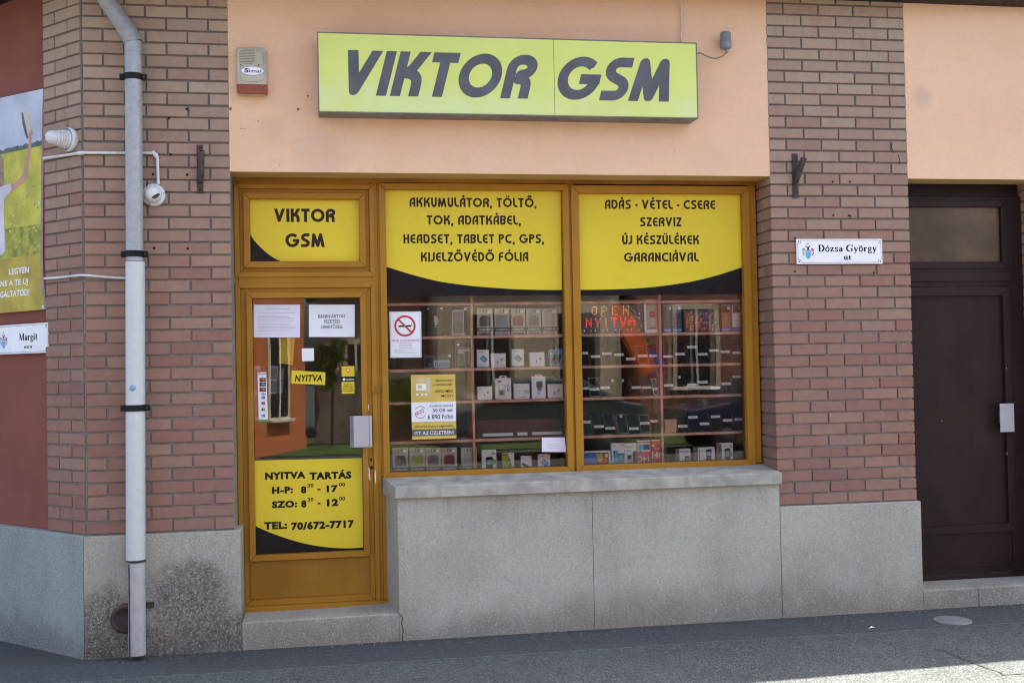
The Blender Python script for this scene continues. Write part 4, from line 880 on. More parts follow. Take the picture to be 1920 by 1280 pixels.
# street signs
def street_sign(pl, box, lines, crest, label, off, full):
    x0, y0, x1, y1 = box; T = thing("street_sign", pl.p((x0 + x1) / 2, y1, off), label, "street sign")
    mb = MB(); u0, z1 = pl.uz(x0, y0, off); u1, z0 = pl.uz(x1, y1, off)
    if full: u0 = full(u1)
    mb.slab(pl, [(u0, z0), (u1, z0), (u1, z1), (u0, z1)], off - .01, off, "sign_white"); mb.build("plate", T, .002)
    mb = MB(); w = .0022; i_ = .010; k = off + .0008
    for a, b in (((u0 + .03, z0 + i_), (u1 - .03, z0 + i_)), ((u0 + .03, z1 - i_), (u1 - .03, z1 - i_)), ((u0 + i_, z0 + .03), (u0 + i_, z1 - .03)), ((u1 - i_, z0 + .03), (u1 - i_, z1 - .03))): mb.stroke(pl, [a, b], w, k, "ink_black")
    for cu, cz, sx, sz_ in ((u0, z0, 1, 1), (u1, z0, -1, 1), (u0, z1, 1, -1), (u1, z1, -1, -1)):
        mb.stroke(pl, [(cu + sx * .03, cz + sz_ * i_), (cu + sx * .03, cz + sz_ * .026), (cu + sx * .026, cz + sz_ * .03), (cu + sx * i_, cz + sz_ * .03)], w, k + .0002, "ink_black"); mb.ell(pl, cu + sx * .016, cz + sz_ * .016, .0045, .0045, k + .002, "ink_black", 10, .002)
    mb.build("border", T)
    for body, a, b, t_, bo in lines: MB().serif_text(pl, body, a, b, t_, bo, off + .0008, "ink_black").build("lettering", T)
    mb = MB(); cu, cz, H = crest(pl, off); q = lambda pts: [(cu + a * H, cz + b * H) for a, b in pts]; k = off + .0008
    mb.flat(pl, q([(-.16, .46), (.17, .46), (.17, .2), (.12, .10), (0, .02), (-.11, .10), (-.16, .2)]), k, "sky_blue_print"); mb.flat(pl, q([(-.06, .20), (.12, .20), (.12, .245), (-.06, .235)]), k + .0004, "gold_print")
    mb.stroke(pl, q([(-.14, .50), (-.26, .58), (-.30, .48), (-.34, .38), (-.25, .32), (-.30, .24)]), .055 * H, k, "steel_blue_print"); mb.stroke(pl, q([(-.2, .46), (-.24, .36), (-.20, .22)]), .05 * H, k + .0003, "gold_print"); mb.stroke(pl, q([(-.20, .62), (-.30, .64), (-.34, .54)]), .045 * H, k + .0003, "blue_print")
    mb.stroke(pl, q([(.15, .50), (.27, .56), (.30, .46), (.34, .36), (.27, .32), (.28, .24)]), .055 * H, k, "red_print"); mb.stroke(pl, q([(.18, .64), (.30, .62), (.35, .52)]), .045 * H, k + .0003, "maroon_print")
    mb.flat(pl, q([(-.15, .49), (.16, .49), (.11, .57), (.02, .54), (-.09, .57)]), k + .0006, "case_orange"); mb.flat(pl, q([(-.05, .56), (.06, .56), (.05, .66), (.16, .82), (.12, .83), (.0, .72), (-.1, .78), (-.12, .75), (-.04, .66)]), k, "ink_black"); mb.stroke(pl, q([(-.18, .72), (.02, .98)]), .03 * H, k + .0003, "gold_print"); mb.stroke(pl, q([(-.08, .96), (.04, .90)]), .03 * H, k + .0006, "orange_print"); mb.build("coat_of_arms", T)
def crestR(pl, off): u, z = pl.uz(1515.5, 486.5, off); return u, z - .0, pl.uz(1515.5, 454.5, off)[1] - z
street_sign(F0, (1493, 448, 1655, 494.5), [("Dózsa György", 1534, 1644, 459, 471.5), ("út", 1582, 1596, 477.5, 487)], crestR, "white enamel street sign reading Dózsa György út on the right pillar", .014, None)
def crestL(pl, off): u, z = pl.uz(7.2, 654.5, off); return u, z, pl.uz(7.2, 621, off)[1] - z
RWp = Plane(RW.o, RW.u, RW.n)
street_sign(RWp, (0, 610.2, 90.6, 661), [("Margit", 36, 70, 624, 637.5), ("utca", 45, 60, 646, 652.5)], crestL, "white enamel street sign reading Margit utca on the red side wall", .03, lambda u1: u1 - .60)

# banner on the red wall
T = thing("advertising_banner", RW.p(40, 585, .02), "sagging printed banner of a yellow flower field on the red side wall", "banner")
off = .02; mb = MB()
def bn(pix, k, mat): mb.pq(RW, pix, off + k, mat)
pm("banner_sky", (.46, .50, .58), .5, .16, 3); pm("banner_field", (.50, .45, .045), .55, .22, 6); pm("banner_green", (.30, .30, .035), .6, .4, 14); pm("banner_ochre", (.44, .33, .035), .55, .22, 5); pm("banner_trees", (.075, .11, .095), .6, .3, 9); pm("skin_print", (.48, .26, .17), .55); pm("hair_print", (.30, .19, .12), .6, .3, 20); pm("shirt_print", (.60, .57, .62), .6)
E0 = RW.uz(81, 166, off)[0]; UL = E0 - 1.6
def bu(px, py): return RW.uz(px, py, off)
zt0, zh0, zg0, zo0, zb0 = bu(81, 166.5)[1], bu(78, 271)[1], bu(76, 420)[1], bu(77, 480)[1], bu(82, 580)[1]
zl = lambda px, py: bu(px, py)[1]
slope = lambda zr, zleft, u: zr + (zleft - zr) * (E0 - u) / (E0 - bu(0, 300)[0])
ER = [bu(81, 166.5), bu(79, 210), bu(78, 271), bu(77, 330), bu(76.5, 420), bu(76, 475), bu(77, 520), bu(80, 550), bu(83, 580)]
base_w = MB()
zL = {"t": zl(0, 184), "h": zl(0, 288), "b": zl(0, 587)}
k_ = (E0 - UL) / (E0 - bu(0, 300)[0]); ext = lambda zr, z0_: zr + (z0_ - zr) * k_
mb.flat(RW, [(UL, ext(ER[2][1], zL["h"])), ER[2], ER[1], ER[0], (UL, ext(ER[0][1], zL["t"]))], off, "banner_sky")
mb.flat(RW, [(UL, ext(ER[4][1], zl(0, 430))), ER[4], ER[3], ER[2], (UL, ext(ER[2][1], zL["h"]))], off, "banner_field")
mb.flat(RW, [(UL, ext(ER[5][1], zl(0, 487))), ER[5], ER[4], (UL, ext(ER[4][1], zl(0, 430)))], off, "banner_green")
mb.flat(RW, [(UL, ext(ER[8][1], zL["b"])), ER[8], ER[7], ER[6], ER[5], (UL, ext(ER[5][1], zl(0, 487)))], off, "banner_ochre")
rr = random.Random(5); tre = [(78, 273), (78, 263), (74, 265), (70, 263)]
x = 68
while x > -30: tre.append((x, 264.5 + (68 - x) * .26 + rr.uniform(-1.5, 2.5))); x -= 3.2
tre += [(-30, 296)]; bn(tre, .0006, "banner_trees")
for _ in range(90):
    x, y = rr.uniform(6, 75), rr.uniform(345, 470); s_ = rr.uniform(1.2, 4)
    if y > 380 + (x * .0) or rr.random() < .25: bn([(x, y), (x + s_, y - s_ * .4), (x + s_ * .6, y + s_), (x - s_ * .3, y + s_ * .8)], .0004 + rr.random() * .0002, rr.choice(["banner_field", "banner_green", "vinyl_yellow"]))
bn([(55, 258), (59, 258), (58.5, 280), (54, 305), (51.5, 322), (49, 337), (38, 347), (20, 362), (18, 350), (35, 337), (43, 326), (48, 300), (53, 275)], .0009, "skin_print")
bn([(53, 262), (62, 250), (60, 245), (57, 243), (54, 250)], .0011, "skin_print")
bn([(40, 212), (43, 211), (46, 225), (50, 245), (53, 258), (51, 262), (47, 252), (42, 232)], .0012, "card_olive"); bn([(43, 211), (50, 206), (55, 218), (59, 235), (60, 246), (56, 252), (52, 250), (47, 232)], .0010, "card_cream")
bn([(0, 291), (3, 292), (6, 305), (6.5, 330), (7, 345), (4, 350), (-30, 352), (-30, 291)], .0012, "hair_print"); bn([(-30, 345), (8, 348), (20, 343), (21, 357), (8, 372), (7, 400), (10, 470), (4, 478), (-30, 478)], .0010, "shirt_print")
lk = lambda a, b: (a / 6.4, 480 + b / 6.4)
def bt(body, a, b, t_, bo): 
    x0, x1 = a / 6.4, b / 6.4; yt, yb = 480 + t_ / 6.4, 480 + bo / 6.4
    mb.text(RW, body, x0, x1, yt, yb, off + .0012, "sign_white", bold=.03, shear=.10)
bt("LEGYEN", 105, 345, 140, 210); bt("ONE A TE ÚJ", -52, 335, 288, 352); bt("LGÁLTATÓD!", -28, 350, 412, 484)
mb.build("print", T)
mb = MB(); n_ = len(ER); 
for i in range(n_ - 1):
    a, b = ER[i], ER[i + 1]; mb.add([RW.xyz(a[0] + .001, a[1], off), RW.xyz(b[0] + .001, b[1], off), RW.xyz(b[0] + .001, b[1], .004), RW.xyz(a[0] + .001, a[1], .004)], [(3, 2, 1, 0)], "shirt_print")
for q in (ER[0], (ER[4][0], ER[4][1] + .15), ER[8]): mb.ell(RW, q[0] - .012, q[1] + (.015 if q is ER[8] else -.015), .012, .012, off + .0014, "phone_silver", 14, .001)
mb.build("eyelet_edge", T)

# ================================================================== PRINTS ON THE GLASS (outer face)
GP = FR(YG); OG = .003
def curve(p, n=4): return p
LW = W[0]; RWn = W[1]
def decal(name, label, yel, blk, texts, fan=False):
    b_ = [GP.uz(a, b, OG) for a, b in yel]; T = thing(name, GP.xyz(sum(q[0] for q in b_) / len(b_), min(q[1] for q in b_), OG), label, "window decal", "yellow and black shop decals")
    mb = MB(); mb.slab(GP, b_, OG - .0015, OG, "vinyl_yellow"); mb.pq(GP, blk, OG, "vinyl_black", .0015); mb.build("vinyl", T)
    for q in texts(): q.v and q.build("lettering", T)
def smooth(pts, n=5):
    out = []
    for i in range(len(pts) - 1):
        p0, p1, p2, p3 = (Vector(pts[max(0, min(len(pts) - 1, i + k))]) for k in (-1, 0, 1, 2))
        for j in range(n):
            s = j / n; out.append(tuple(.5 * ((2 * p1) + (p2 - p0) * s + (2 * p0 - 5 * p1 + 4 * p2 - p3) * s * s + (3 * p1 - p0 - 3 * p2 + p3) * s ** 3)))
    return out + [tuple(pts[-1])]
IB = "ink_brown"; OT = OG + .0006
cv = smooth([(723, 499.5), (772.7, 515), (821, 527), (864, 533.5), (906, 538), (978.5, 542.6), (1053.8, 543.6)])
def tx():
    for body, a, b, t_, bo in (("AKKUMULÁTOR, TÖLTŐ,", 768, 1006.5, 371, 388.3), ("TOK, ADATKÁBEL,", 800, 977, 404, 421.3), ("HEADSET, TABLET PC, GPS,", 756.5, 1020.5, 439, 456.2), ("KIJELZŐVÉDŐ FÓLIA", 789, 990.5, 472.7, 490)): ws = [MB() for _ in body.split(' ')]; ws[0].round_text(GP, body, a, b, t_, bo, OT, IB, w=.205, gap=.11, words=ws); yield from ws
decal("window_decal", "yellow and black decal over the left window listing akkumulátor, töltő and other goods", [(720.3, 356)] + [(720.3, 420)] + cv + [(1051.3, 358.5)], cv + [(1054.2, 552.5), (723.9, 556)][::1], tx)
cv2 = smooth([(1083.3, 543.3), (1150, 542.5), (1220, 538.5), (1290, 529), (1345, 516), (1397.4, 499)])
def tx():
    for body, a, b, t_, bo in (("ADÁS - VÉTEL - CSERE", 1134, 1341, 375, 392), ("SZERVIZ", 1200, 1277.5, 407.5, 424.5), ("ÚJ KÉSZÜLÉKEK", 1166.5, 1311, 441, 458), ("GARANCIÁVAL", 1170, 1310, 473.5, 490.5)): ws = [MB() for _ in body.split(' ')]; ws[0].round_text(GP, body, a, b, t_, bo, OT, IB, w=.205, gap=.11, words=ws); yield from ws
decal("window_decal", "yellow and black decal over the right window reading adás vétel csere szerviz", [(1079.3, 359)] + cv2 + [(1394, 361.5)], cv2 + [(1399.3, 551), (1083.6, 554)], tx)
cv3 = smooth([(469.2, 439), (476, 450), (486, 461), (499, 473), (511, 482), (525.5, 489.8)])
def tx():
    yield MB().round_text(GP, "VIKTOR", 514, 628, 391.3, 416.3, OT, IB, w=.22, gap=.085); yield MB().round_text(GP, "GSM", 535, 609, 437.5, 463.3, OT, IB, w=.22, gap=.085)
decal("fanlight_decal", "small yellow and black decal reading Viktor GSM in the window above the shop door", [(467.6, 373.5)] + cv3 + [(674, 489.4), (673.3, 375.3)], [(469.9, 490)] + cv3[::-1], tx)
cv4 = smooth([(479, 985.6), (494, 992.5), (512, 1000), (535, 1008), (562, 1016), (590, 1022), (622, 1026), (652, 1027.2), (681, 1025.8)])
def tx():
    for body, a, b, t_, bo in (("NYITVA", 205, 408, 384, 418), ("TARTÁS", 428, 637, 384, 418), ("H-P:", 240, 345, 458, 490), ("8", 385, 412, 456, 489), ("30", 418, 448, 443, 461), ("-", 467, 483, 454, 487), ("17", 513, 570, 451, 483), ("00", 575, 605, 438, 456),
        ("SZO:", 240, 366, 529, 561), ("8", 386, 412, 526, 559), ("30", 418, 448, 513, 531), ("-", 468, 483, 524, 557), ("12", 514, 572, 520, 553), ("00", 576, 606, 508, 526), ("TEL:", 200, 316, 633, 668), ("70/672-7717", 336, 651, 631, 666)):
        if body == "-": yield MB().pr(GP, 420 + a / 2.667, 740 + (t_ + 15) / 2.667, 420 + b / 2.667, 740 + (t_ + 22) / 2.667, OT, "ink_black")
        else: yield MB().text(GP, body, 420 + a / 2.667, 420 + b / 2.667, 740 + t_ / 2.667, 740 + bo / 2.667, OT, "ink_black", bold=.06 if len(body) > 2 or bo - t_ > 20 else .03)
decal("door_decal", "yellow and black opening hours decal on the lower glass of the shop door", [(477, 863)] + cv4 + [(678.7, 858.3)], cv4[::-1] + [(479.3, 1038.5), (681.7, 1029)], tx)
def sheet(name, label, cat, quad, mat, deco, group=None, off=OG, pl=GP, thick=.0015):
    mb = MB(); mb.pq(pl, quad, off, mat, thick); deco(mb, off + .0006) if deco else None; return tag(mb.build(name), label, cat, group)
def rq(a, b, c, d): return [(a, b), (a, d), (c, d), (c, b)]
z1 = lambda a, b: (420 + a / 2.909, 320 + b / 2.909)
def lines(mb, o, x0, x1, ys, pl=GP, mat="ink_grey", w=.0018, seed=1):
    r_ = random.Random(seed)
    for y in ys: u0, z = pl.uz(x0, y, o); u1, _ = pl.uz(x1 - r_.uniform(0, (x1 - x0) * .25), y, o); mb.stroke(pl, [(u0, z), (u1, z)], w, o, mat)
def d(mb, o): lines(mb, o, 483, 556, [587, 592, 594.5, 597, 599.5, 603, 607, 610, 613, 616, 620]); lines(mb, o, 497, 545, [579.5])
sheet("notice_paper", "white paper with fine printed lines at the upper left of the door glass", "notice", rq(475.8, 571, 562.6, 632.5), "paper_lilac", d)
def d(mb, o):
    for s_, a, b, y in (("BANKKÁRTYÁS", 514, 661, 793), ("FIZETÉSI", 547, 630, 822), ("LEHETŐSÉG", 531, 646, 851)): mb.text(GP, s_, z1(a, 0)[0], z1(b, 0)[0], z1(0, y - 9)[1], z1(0, y + 9)[1], o, "ink_black", bold=.012)
sheet("card_payment_notice", "white paper reading bankkártyás fizetési lehetőség on the upper door glass", "notice", rq(579.2, 571, 665, 631.5), "paper", d)
sheet("blank_card", "small blank pale card in the middle of the door glass", "card", [(565.7, 653), (566.3, 677), (589, 676.3), (588.6, 652.6)], "card_white", None)
def d(mb, o): mb.text(GP, "NYITVA", 552.5, 604, 702.5, 714.5, o, "ink_black", bold=.03, shear=.18)
sheet("open_tag", "tilted yellow strip reading nyitva on the door glass", "sticker", [(547.2, 694.3), (546, 718.6), (609.4, 721.6), (610.2, 697.6)], "vinyl_yellow", d)
z8 = lambda a, b: (470 + a / 4.127, 560 + b / 4.127)
def d(mb, o):
    R_ = lambda a, b, c, e, m_, k=0: mb.pr(GP, *z8(a, b), *z8(c, e), o + k, m_)
    R_(703, 522, 804, 600, "vinyl_yellow"); R_(703, 603, 807, 641, "ink_black", .0002); R_(703, 643, 804, 733, "vinyl_yellow"); u, z = GP.uz(*z8(754, 552), o); mb.ell(GP, u, z, .014, .014, o + .0003, "orange_print", 14); mb.flat(GP, [(u - .009, z - .009), (u, z - .026), (u + .009, z - .009)], o + .0004, "orange_print"); mb.ell(GP, u, z, .006, .006, o + .0006, "sign_white", 10)
    u, z = GP.uz(*z8(722, 624), o); mb.ell(GP, u, z, .009, .009, o + .0005, "sign_white", 12); mb.text(GP, "netfone", z8(738, 0)[0], z8(800, 0)[0], z8(0, 613)[1], z8(0, 632)[1], o + .0005, "sign_white", shear=.15)
    for i, s_ in enumerate(("Netfone", "előfizetés", "megrendelése", "és ügyintézés.")): mb.text(GP, s_, z8(722 - 6 * i, 0)[0], z8(788 + 4 * i, 0)[0], z8(0, 656 + 17 * i)[1], z8(0, 666 + 17 * i)[1], o + .0003, "ink_black", bold=.02)
q = rbox(639, 685, 666.3, 739, 0, OG, .008, "ink_black", GP); mb = MB(); mb.slab(GP, q, OG - .0015, OG, "ink_black"); d(mb, OG + .0006); tag(mb.build("phone_sticker"), "black and yellow sticker shaped like a mobile phone at the right of the door glass", "sticker")
def d(mb, o):
    R_ = lambda a, b, c, e, m_, k=0: mb.pr(GP, *z8(a, b), *z8(c, e), o + k, m_)
    for i, (y, l, r_) in enumerate(((626, "red_print", "orange_print"), (661, "red_print", "sky_blue_print"), (701, "red_print", "orange_print"))):
        R_(68, y - 14, 117, y + 15, "ink_black"); 
        for cx, m_, k in ((84, l, .0003), (101, r_, .0005)): u, z = GP.uz(*z8(cx, y - 1), o); mb.ell(GP, u, z, .0075, .0075, o + k, m_, 12)
    mb.text(GP, "VISA", z8(76, 0)[0], z8(116, 0)[0], z8(0, 728)[1], z8(0, 742)[1], o, "navy_print", bold=.03, shear=.2)
    for y, a, b in ((763, "blue_print", "card_grey"), (808, "navy_print", "red_print"), (856, "maroon_print", "green_print"), (904, "steel_blue_print", "blue_print")): R_(84, y - 11, 97, y + 11, a); R_(98, y - 11, 111, y + 11, b)
    R_(64, 934, 134, 951, "green_print"); R_(58, 576, 70, 588, "ink_grey"); R_(76, 578, 118, 584, "ink_grey"); R_(84, 597, 96, 602, "ink_grey")
sheet("payment_sticker", "tall white sticker strip of bank card symbols at the left of the door glass", "sticker", [z8(53, 569), z8(63, 952), z8(135, 950), z8(121, 567)], "paper", d)
# papers hanging inside the door
GI = FR(.295)
def d(mb, o): mb.text(GI, "NYITVA", *[z8(a, 0)[0] for a in (235, 330)], z8(0, 372)[1], z8(0, 392)[1], o, "poster_yellow"); 
sheet("hanging_sheet", "plain yellow sheet hanging behind the door glass under the printed paper", "sheet", [z8(228, 160), z8(216, 497), z8(326, 513), z8(352, 165)], "vinyl_yellow", None, None, 0, GI)
for i, (a, b, c, e, m_) in enumerate(((142, 520, 214, 735, "steel_blue_print"), (210, 535, 262, 735, "purple_print"), (20, 520, 78, 940, "steel_blue_print"))):
    def d(mb, o):
        h = e - b
        for y in (.06, .54): mb.pq(GI, [z8(a + 14, b + y * h), z8(a + 8, b + (y + .40) * h), z8(c - 14, b + (y + .40) * h), z8(c - 8, b + y * h)], o, "card_grey")
    sheet("phone_cutout", ["blue paper phone cut-out inside the door glass, leftmost of the pair", "narrow purple paper phone cut-out inside the door glass beside the blue one", "long blue paper cut-out inside the door glass partly behind the bank card strip"][i], "cut-out", [z8(a + 8, b), z8(a - 4 if i < 2 else a, e), z8(c - 14, e), z8(c, b)], m_, d, None, 0, GI)
# no smoking sign
z6 = lambda a, b: (700 + a / 3.368, 540 + b / 3.368); z7 = lambda a, b: (725 + a / 8, 560 + b / 8)
def d(mb, o):
    for a, b in (((50, 207), (505, 207)), ((65, 868), (512, 862))): mb.stroke(GP, [GP.uz(*z7(*a), o), GP.uz(*z7(*b), o)], .002, o, "ink_grey")
    for a, b in (((55, 210), (64, 868)), ((497, 207), (508, 860))): mb.stroke(GP, [GP.uz(*z7(*a), o), GP.uz(*z7(*b), o)], .002, o + .0001, "ink_grey")
    u, z = GP.uz(*z7(275, 407), o); r_ = .0635
    mb.flat(GP, [GP.uz(*z7(a, b), o) for a, b in ((178, 398), (178, 424), (368, 420), (368, 394))], o, "ink_black"); mb.stroke(GP, [GP.uz(*z7(a, b), o) for a, b in ((373, 362), (372, 394), (381, 415))], .002, o, "ink_black")
    mb.stroke(GP, [(u + r_ * math.cos(math.radians(a)), z + r_ * math.sin(math.radians(a))) for a in range(0, 361, 9)], .0135, o + .0004, "red_print"); mb.stroke(GP, [(u - r_ * .70, z + r_ * .70), (u + r_ * .70, z - r_ * .70)], .0115, o + .0007, "red_print")
    mb.text(GP, "TILOS A DOHÁNYZÁS", z7(78, 0)[0], z7(485, 0)[0], z7(0, 611)[1], z7(0, 641)[1], o, "red_print", bold=.015); 
    for i, y in enumerate((665, 690, 713, 738)): lines(mb, o, z7(185, 0)[0], z7(385, 0)[0], [z7(0, y)[1]], w=.0022)
    for y in (765, 780, 800, 816, 840): lines(mb, o, z7(110, 0)[0], z7(470, 0)[0], [z7(0, y)[1]], w=.0014, seed=y)
sheet("no_smoking_sign", "white no smoking sign with a red crossed circle at the left of the shop window", "sign", [z7(40, 195), z7(56, 885), z7(522, 880), z7(518, 190)], "paper", d)
# sim card poster
zp = lambda a, b: (760 + a / 6.093, 690 + b / 6.093)
def d(mb, o):
    Q = lambda pts, m_, k=0: mb.pq(GP, [zp(*p) for p in pts], o + k, m_)
    Q([(68, 392), (73, 614), (580, 603), (578, 378)], "paper"); Q([(74, 700), (77, 778), (584, 765), (583, 690)], "card_olive"); Q([(96, 110), (102, 352), (285, 350), (282, 108)], "gold_print", .0002)
    Q([(250, 108), (282, 108), (285, 318), (258, 262), (236, 170)], "card_cream", .0003); Q([(120, 128), (120, 148), (225, 146), (225, 130)], "card_cream", .0004); Q([(122, 180), (124, 256), (238, 252), (238, 178)], "card_white", .0006); Q([(142, 192), (142, 232), (188, 230), (188, 192)], "gold_print", .0008)
    for a in (138, 194, 236): Q([(a - 12, 288), (a - 12, 310), (a + 12, 310), (a + 12, 288)], "card_white", .0005)
    for s_, a, b, y0, y1, bb, m_ in (("Neked mennyi", 347, 536, 124, 152, .0, "ink_black"), ("a mobilszámlád?", 314, 537, 172, 198, 0, "ink_black"), ("VEDD MEG", 336, 538, 248, 277, .006, "ink_black"), ("MOST!", 413, 540, 300, 329, .006, "ink_black"), ("Korlátlan beszéd", 280, 543, 414, 440, .0, "ink_black"), ("50 GB net", 316, 543, 459, 497, .006, "ink_black"), ("6 890 Ft/hó", 257, 547, 528, 578, .006, "ink_black"), ("SIM kártya és gyors megrendelés", 108, 548, 650, 672, .0, "ink_black"), ("ITT AZ ÜZLETBEN!", 107, 551, 718, 756, .01, "paper")):
        mb.text(GP, s_, zp(a, 0)[0], zp(b, 0)[0], zp(0, y0)[1], zp(0, y1)[1], o + .0009, m_, bold=bb)
    u, z = GP.uz(*zp(172, 502), o)
    for a0, a1 in ((40, 150), (205, 330)): mb.stroke(GP, [(u + .037 * math.cos(math.radians(a0 + (a1 - a0) * i / 12)), z + .039 * math.sin(math.radians(a0 + (a1 - a0) * i / 12))) for i in range(13)], .004, o + .0005, "red_print")
    v, f = _outline_bold("AKCIÓ", .02); w_ = max(x for x, y in v); k = .066 / w_; ca, sa = math.cos(.42), math.sin(.42)
    mb.add([GP.xyz(u - .033 + (x * k) * ca - (y * k * 1.5) * sa, z - .024 + (x * k) * sa + (y * k * 1.5) * ca, o + .0008) for x, y in v], f, "red_print")
sheet("sim_card_poster", "yellow and white SIM card offer poster with a red akció stamp in the left window", "poster", [zp(61, 78), zp(78, 816), zp(584, 800), zp(570, 68)], "poster_yellow", d)
def d(mb, o): lines(mb, o, 1026, 1055, [826, 832, 836, 840], w=.0014)
sheet("notice_card", "white notice card with faint lines in the lower right corner of the left window", "notice", [z6(1064, 943), z6(1064, 1033), z6(1217, 1034), z6(1209, 942)], "paper_lilac", d)

# ================================================================== INSIDE THE WINDOWS
YK = .362      # front edge of the shelves
SHZ = []
for l, r_ in (((960, 567.5), (1300, 561)), ((960, 629.8), (1300, 620.8)), ((960, 690.4), (1300, 679.3)), ((960, 751), (1300, 737.3)), ((960, 822.5), (1300, 808.5))): SHZ.append(hz(YK, l, r_))
BOT = hz(YK, (960, 884), (1300, 873)) - .006
xl0, xl1 = W[0][2] - .03, W[0][3] + .035; xr0, xr1 = W[1][2] - .03, W[1][3] + .03
xd1, xd2 = vx(YK, (886.5, 700)), vx(YK, (1239.5, 700))
TH = .019; DEP = .30
def rack(name, label, x0, x1, xd, backs, ledges):
    T = thing(name, ((x0 + x1) / 2, YK + .1, BOT - .02), label, "display rack", "wooden display racks behind the shop windows")
    for z in SHZ: 
        for a, b in ((x0 + .017, xd - .0095), (xd + .0095, x1 - .017)): mb = MB(); mb.box(a, b, YK, YK + DEP, z - TH, z, "shelf_wood"); mb.build("shelf", T, .0015)
    mb = MB(); mb.box(x0, x1, YK - .012, YK + DEP, BOT - .02, BOT, "card_grey"); mb.build("base_board", T, .0015)
    mb = MB(); mb.box(xd - .009, xd + .009, YK - .002, YK + DEP, BOT + .0005, SHZ[0] + .3, "shelf_wood"); mb.build("divider", T, .0015)
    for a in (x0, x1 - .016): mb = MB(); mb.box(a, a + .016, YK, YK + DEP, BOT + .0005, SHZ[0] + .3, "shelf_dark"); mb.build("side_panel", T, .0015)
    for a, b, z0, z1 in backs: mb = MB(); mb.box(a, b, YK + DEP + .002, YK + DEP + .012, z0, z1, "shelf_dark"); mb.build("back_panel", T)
    for a, b, z in ledges: 
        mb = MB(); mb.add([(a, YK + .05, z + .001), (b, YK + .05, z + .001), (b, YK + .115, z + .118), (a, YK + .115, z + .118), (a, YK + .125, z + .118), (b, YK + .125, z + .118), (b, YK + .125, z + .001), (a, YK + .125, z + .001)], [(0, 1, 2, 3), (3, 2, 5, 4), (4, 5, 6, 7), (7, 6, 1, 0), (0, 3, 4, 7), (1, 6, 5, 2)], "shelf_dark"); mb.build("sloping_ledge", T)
    return T
rack("display_rack", "brown wooden display rack behind the left shop window holding cases and white boxes", xl0, xl1, xd1, [], [(xd1 + .03, xl1 - .03, SHZ[4])])
rack("display_rack", "brown wooden display rack behind the right shop window holding rows of phones", xr0, xr1, xd2, [(xd2, xr1, SHZ[4] + .0, SHZ[3] - TH), (xd2, xr1, SHZ[3], SHZ[2] - TH), (xd2, xr1, SHZ[2], SHZ[1] - TH)], [(a, b, z) for z in (SHZ[2], SHZ[3], SHZ[4]) for a, b in ((xr0 + .03, xd2 - .03), (xd2 + .03, xr1 - .03))])

def product(name, label, cat, box, shelf, y, body, deco=(), depth=.05, group=None, tab=None, tilt=0.0):
    """box = measured outline of the front; stands on the given shelf"""
    pl = FR(y); x0, y0, x1, y1 = box; u0, z1 = pl.uz(x0, y0); u1, z0 = pl.uz(x1, y1)
    if shelf is not None:
        h = z1 - z0; z0 = shelf + .0008
        z1 = max(z1, z0 + h * .8)
    mb = MB(); h = z1 - z0; w = u1 - u0
    lean = tilt * h
    X = lambda u, v, k=0.0: (u0 + u * w, y + lean * (1 - v) - k, z1 - v * h)
    mb.add([X(0, 1), X(1, 1), X(1, 0), X(0, 0)] + [(u0, y + depth, z0), (u1, y + depth, z0), (u1, y + depth + lean, z1), (u0, y + depth + lean, z1)], [(0, 1, 2, 3), (5, 4, 7, 6), (1, 5, 6, 2), (4, 0, 3, 7), (3, 2, 6, 7), (4, 5, 1, 0)], body)
    k = .0006
    for dd in deco:
        k += .0003
        if dd[0] == 'r': _, a, b, c, e, m_ = dd; mb.add([X(a, e, k), X(c, e, k), X(c, b, k), X(a, b, k)], [(0, 1, 2, 3)], m_)
        elif dd[0] == 'e': _, a, b, ra, rb, m_ = dd; mb.add([X(a + ra * math.cos(2 * math.pi * i / 18), b - rb * math.sin(2 * math.pi * i / 18), k) for i in range(18)], [tuple(range(18))], m_)
        elif dd[0] == 'p':
            P_ = [X(a, b, k) for a, b in dd[1]]; ar = sum(P_[i][0] * P_[(i + 1) % len(P_)][2] - P_[(i + 1) % len(P_)][0] * P_[i][2] for i in range(len(P_)))
            mb.add(P_ if ar > 0 else P_[::-1], [tuple(range(len(P_)))], dd[2])
        elif dd[0] == 't':
            _, s_, a, b, c, e, m_ = dd[:7]; bb = dd[7] if len(dd) > 7 else 0; rot = len(dd) > 8
            v, f = _outline_bold(s_, bb) if bb else bfont(s_); q0 = min(p for p, _ in v); q1 = max(p for p, _ in v)
            if rot == 0: mb.add([X(a + (p - q0) / (q1 - q0) * (c - a), e - q / (CAPH + bb) * (e - b), k) for p, q in v], f, m_)
            else: mb.add([X(c - (p - q0) / (q1 - q0) * (c - a), b + q / (CAPH + bb) * (e - b), k) for p, q in v], f, m_)
    if tab is None: return tag(mb.build(name), label, cat, group)
    T = thing(name, ((u0 + u1) / 2, y, z0), label, cat, group); mb.build("carton", T)
    t_ = MB(); um = (u0 + u1) / 2; r_ = w * .25; hh = h * tab; pts = [(um - r_, z1), (um + r_, z1), (um + r_, z1 + hh * .6), (um + r_ * .7, z1 + hh), (um - r_ * .7, z1 + hh), (um - r_, z1 + hh * .6)]
    t_.slab(pl, pts, -.004, 0, body); t_.slab(pl, [(um - r_ * .6, z1 + hh * .25), (um + r_ * .6, z1 + hh * .25), (um + r_ * .3, z1 + hh * .65), (um - r_ * .3, z1 + hh * .65)], -.001, .0008, "gap_black"); t_.build("hang_tab", T); return T
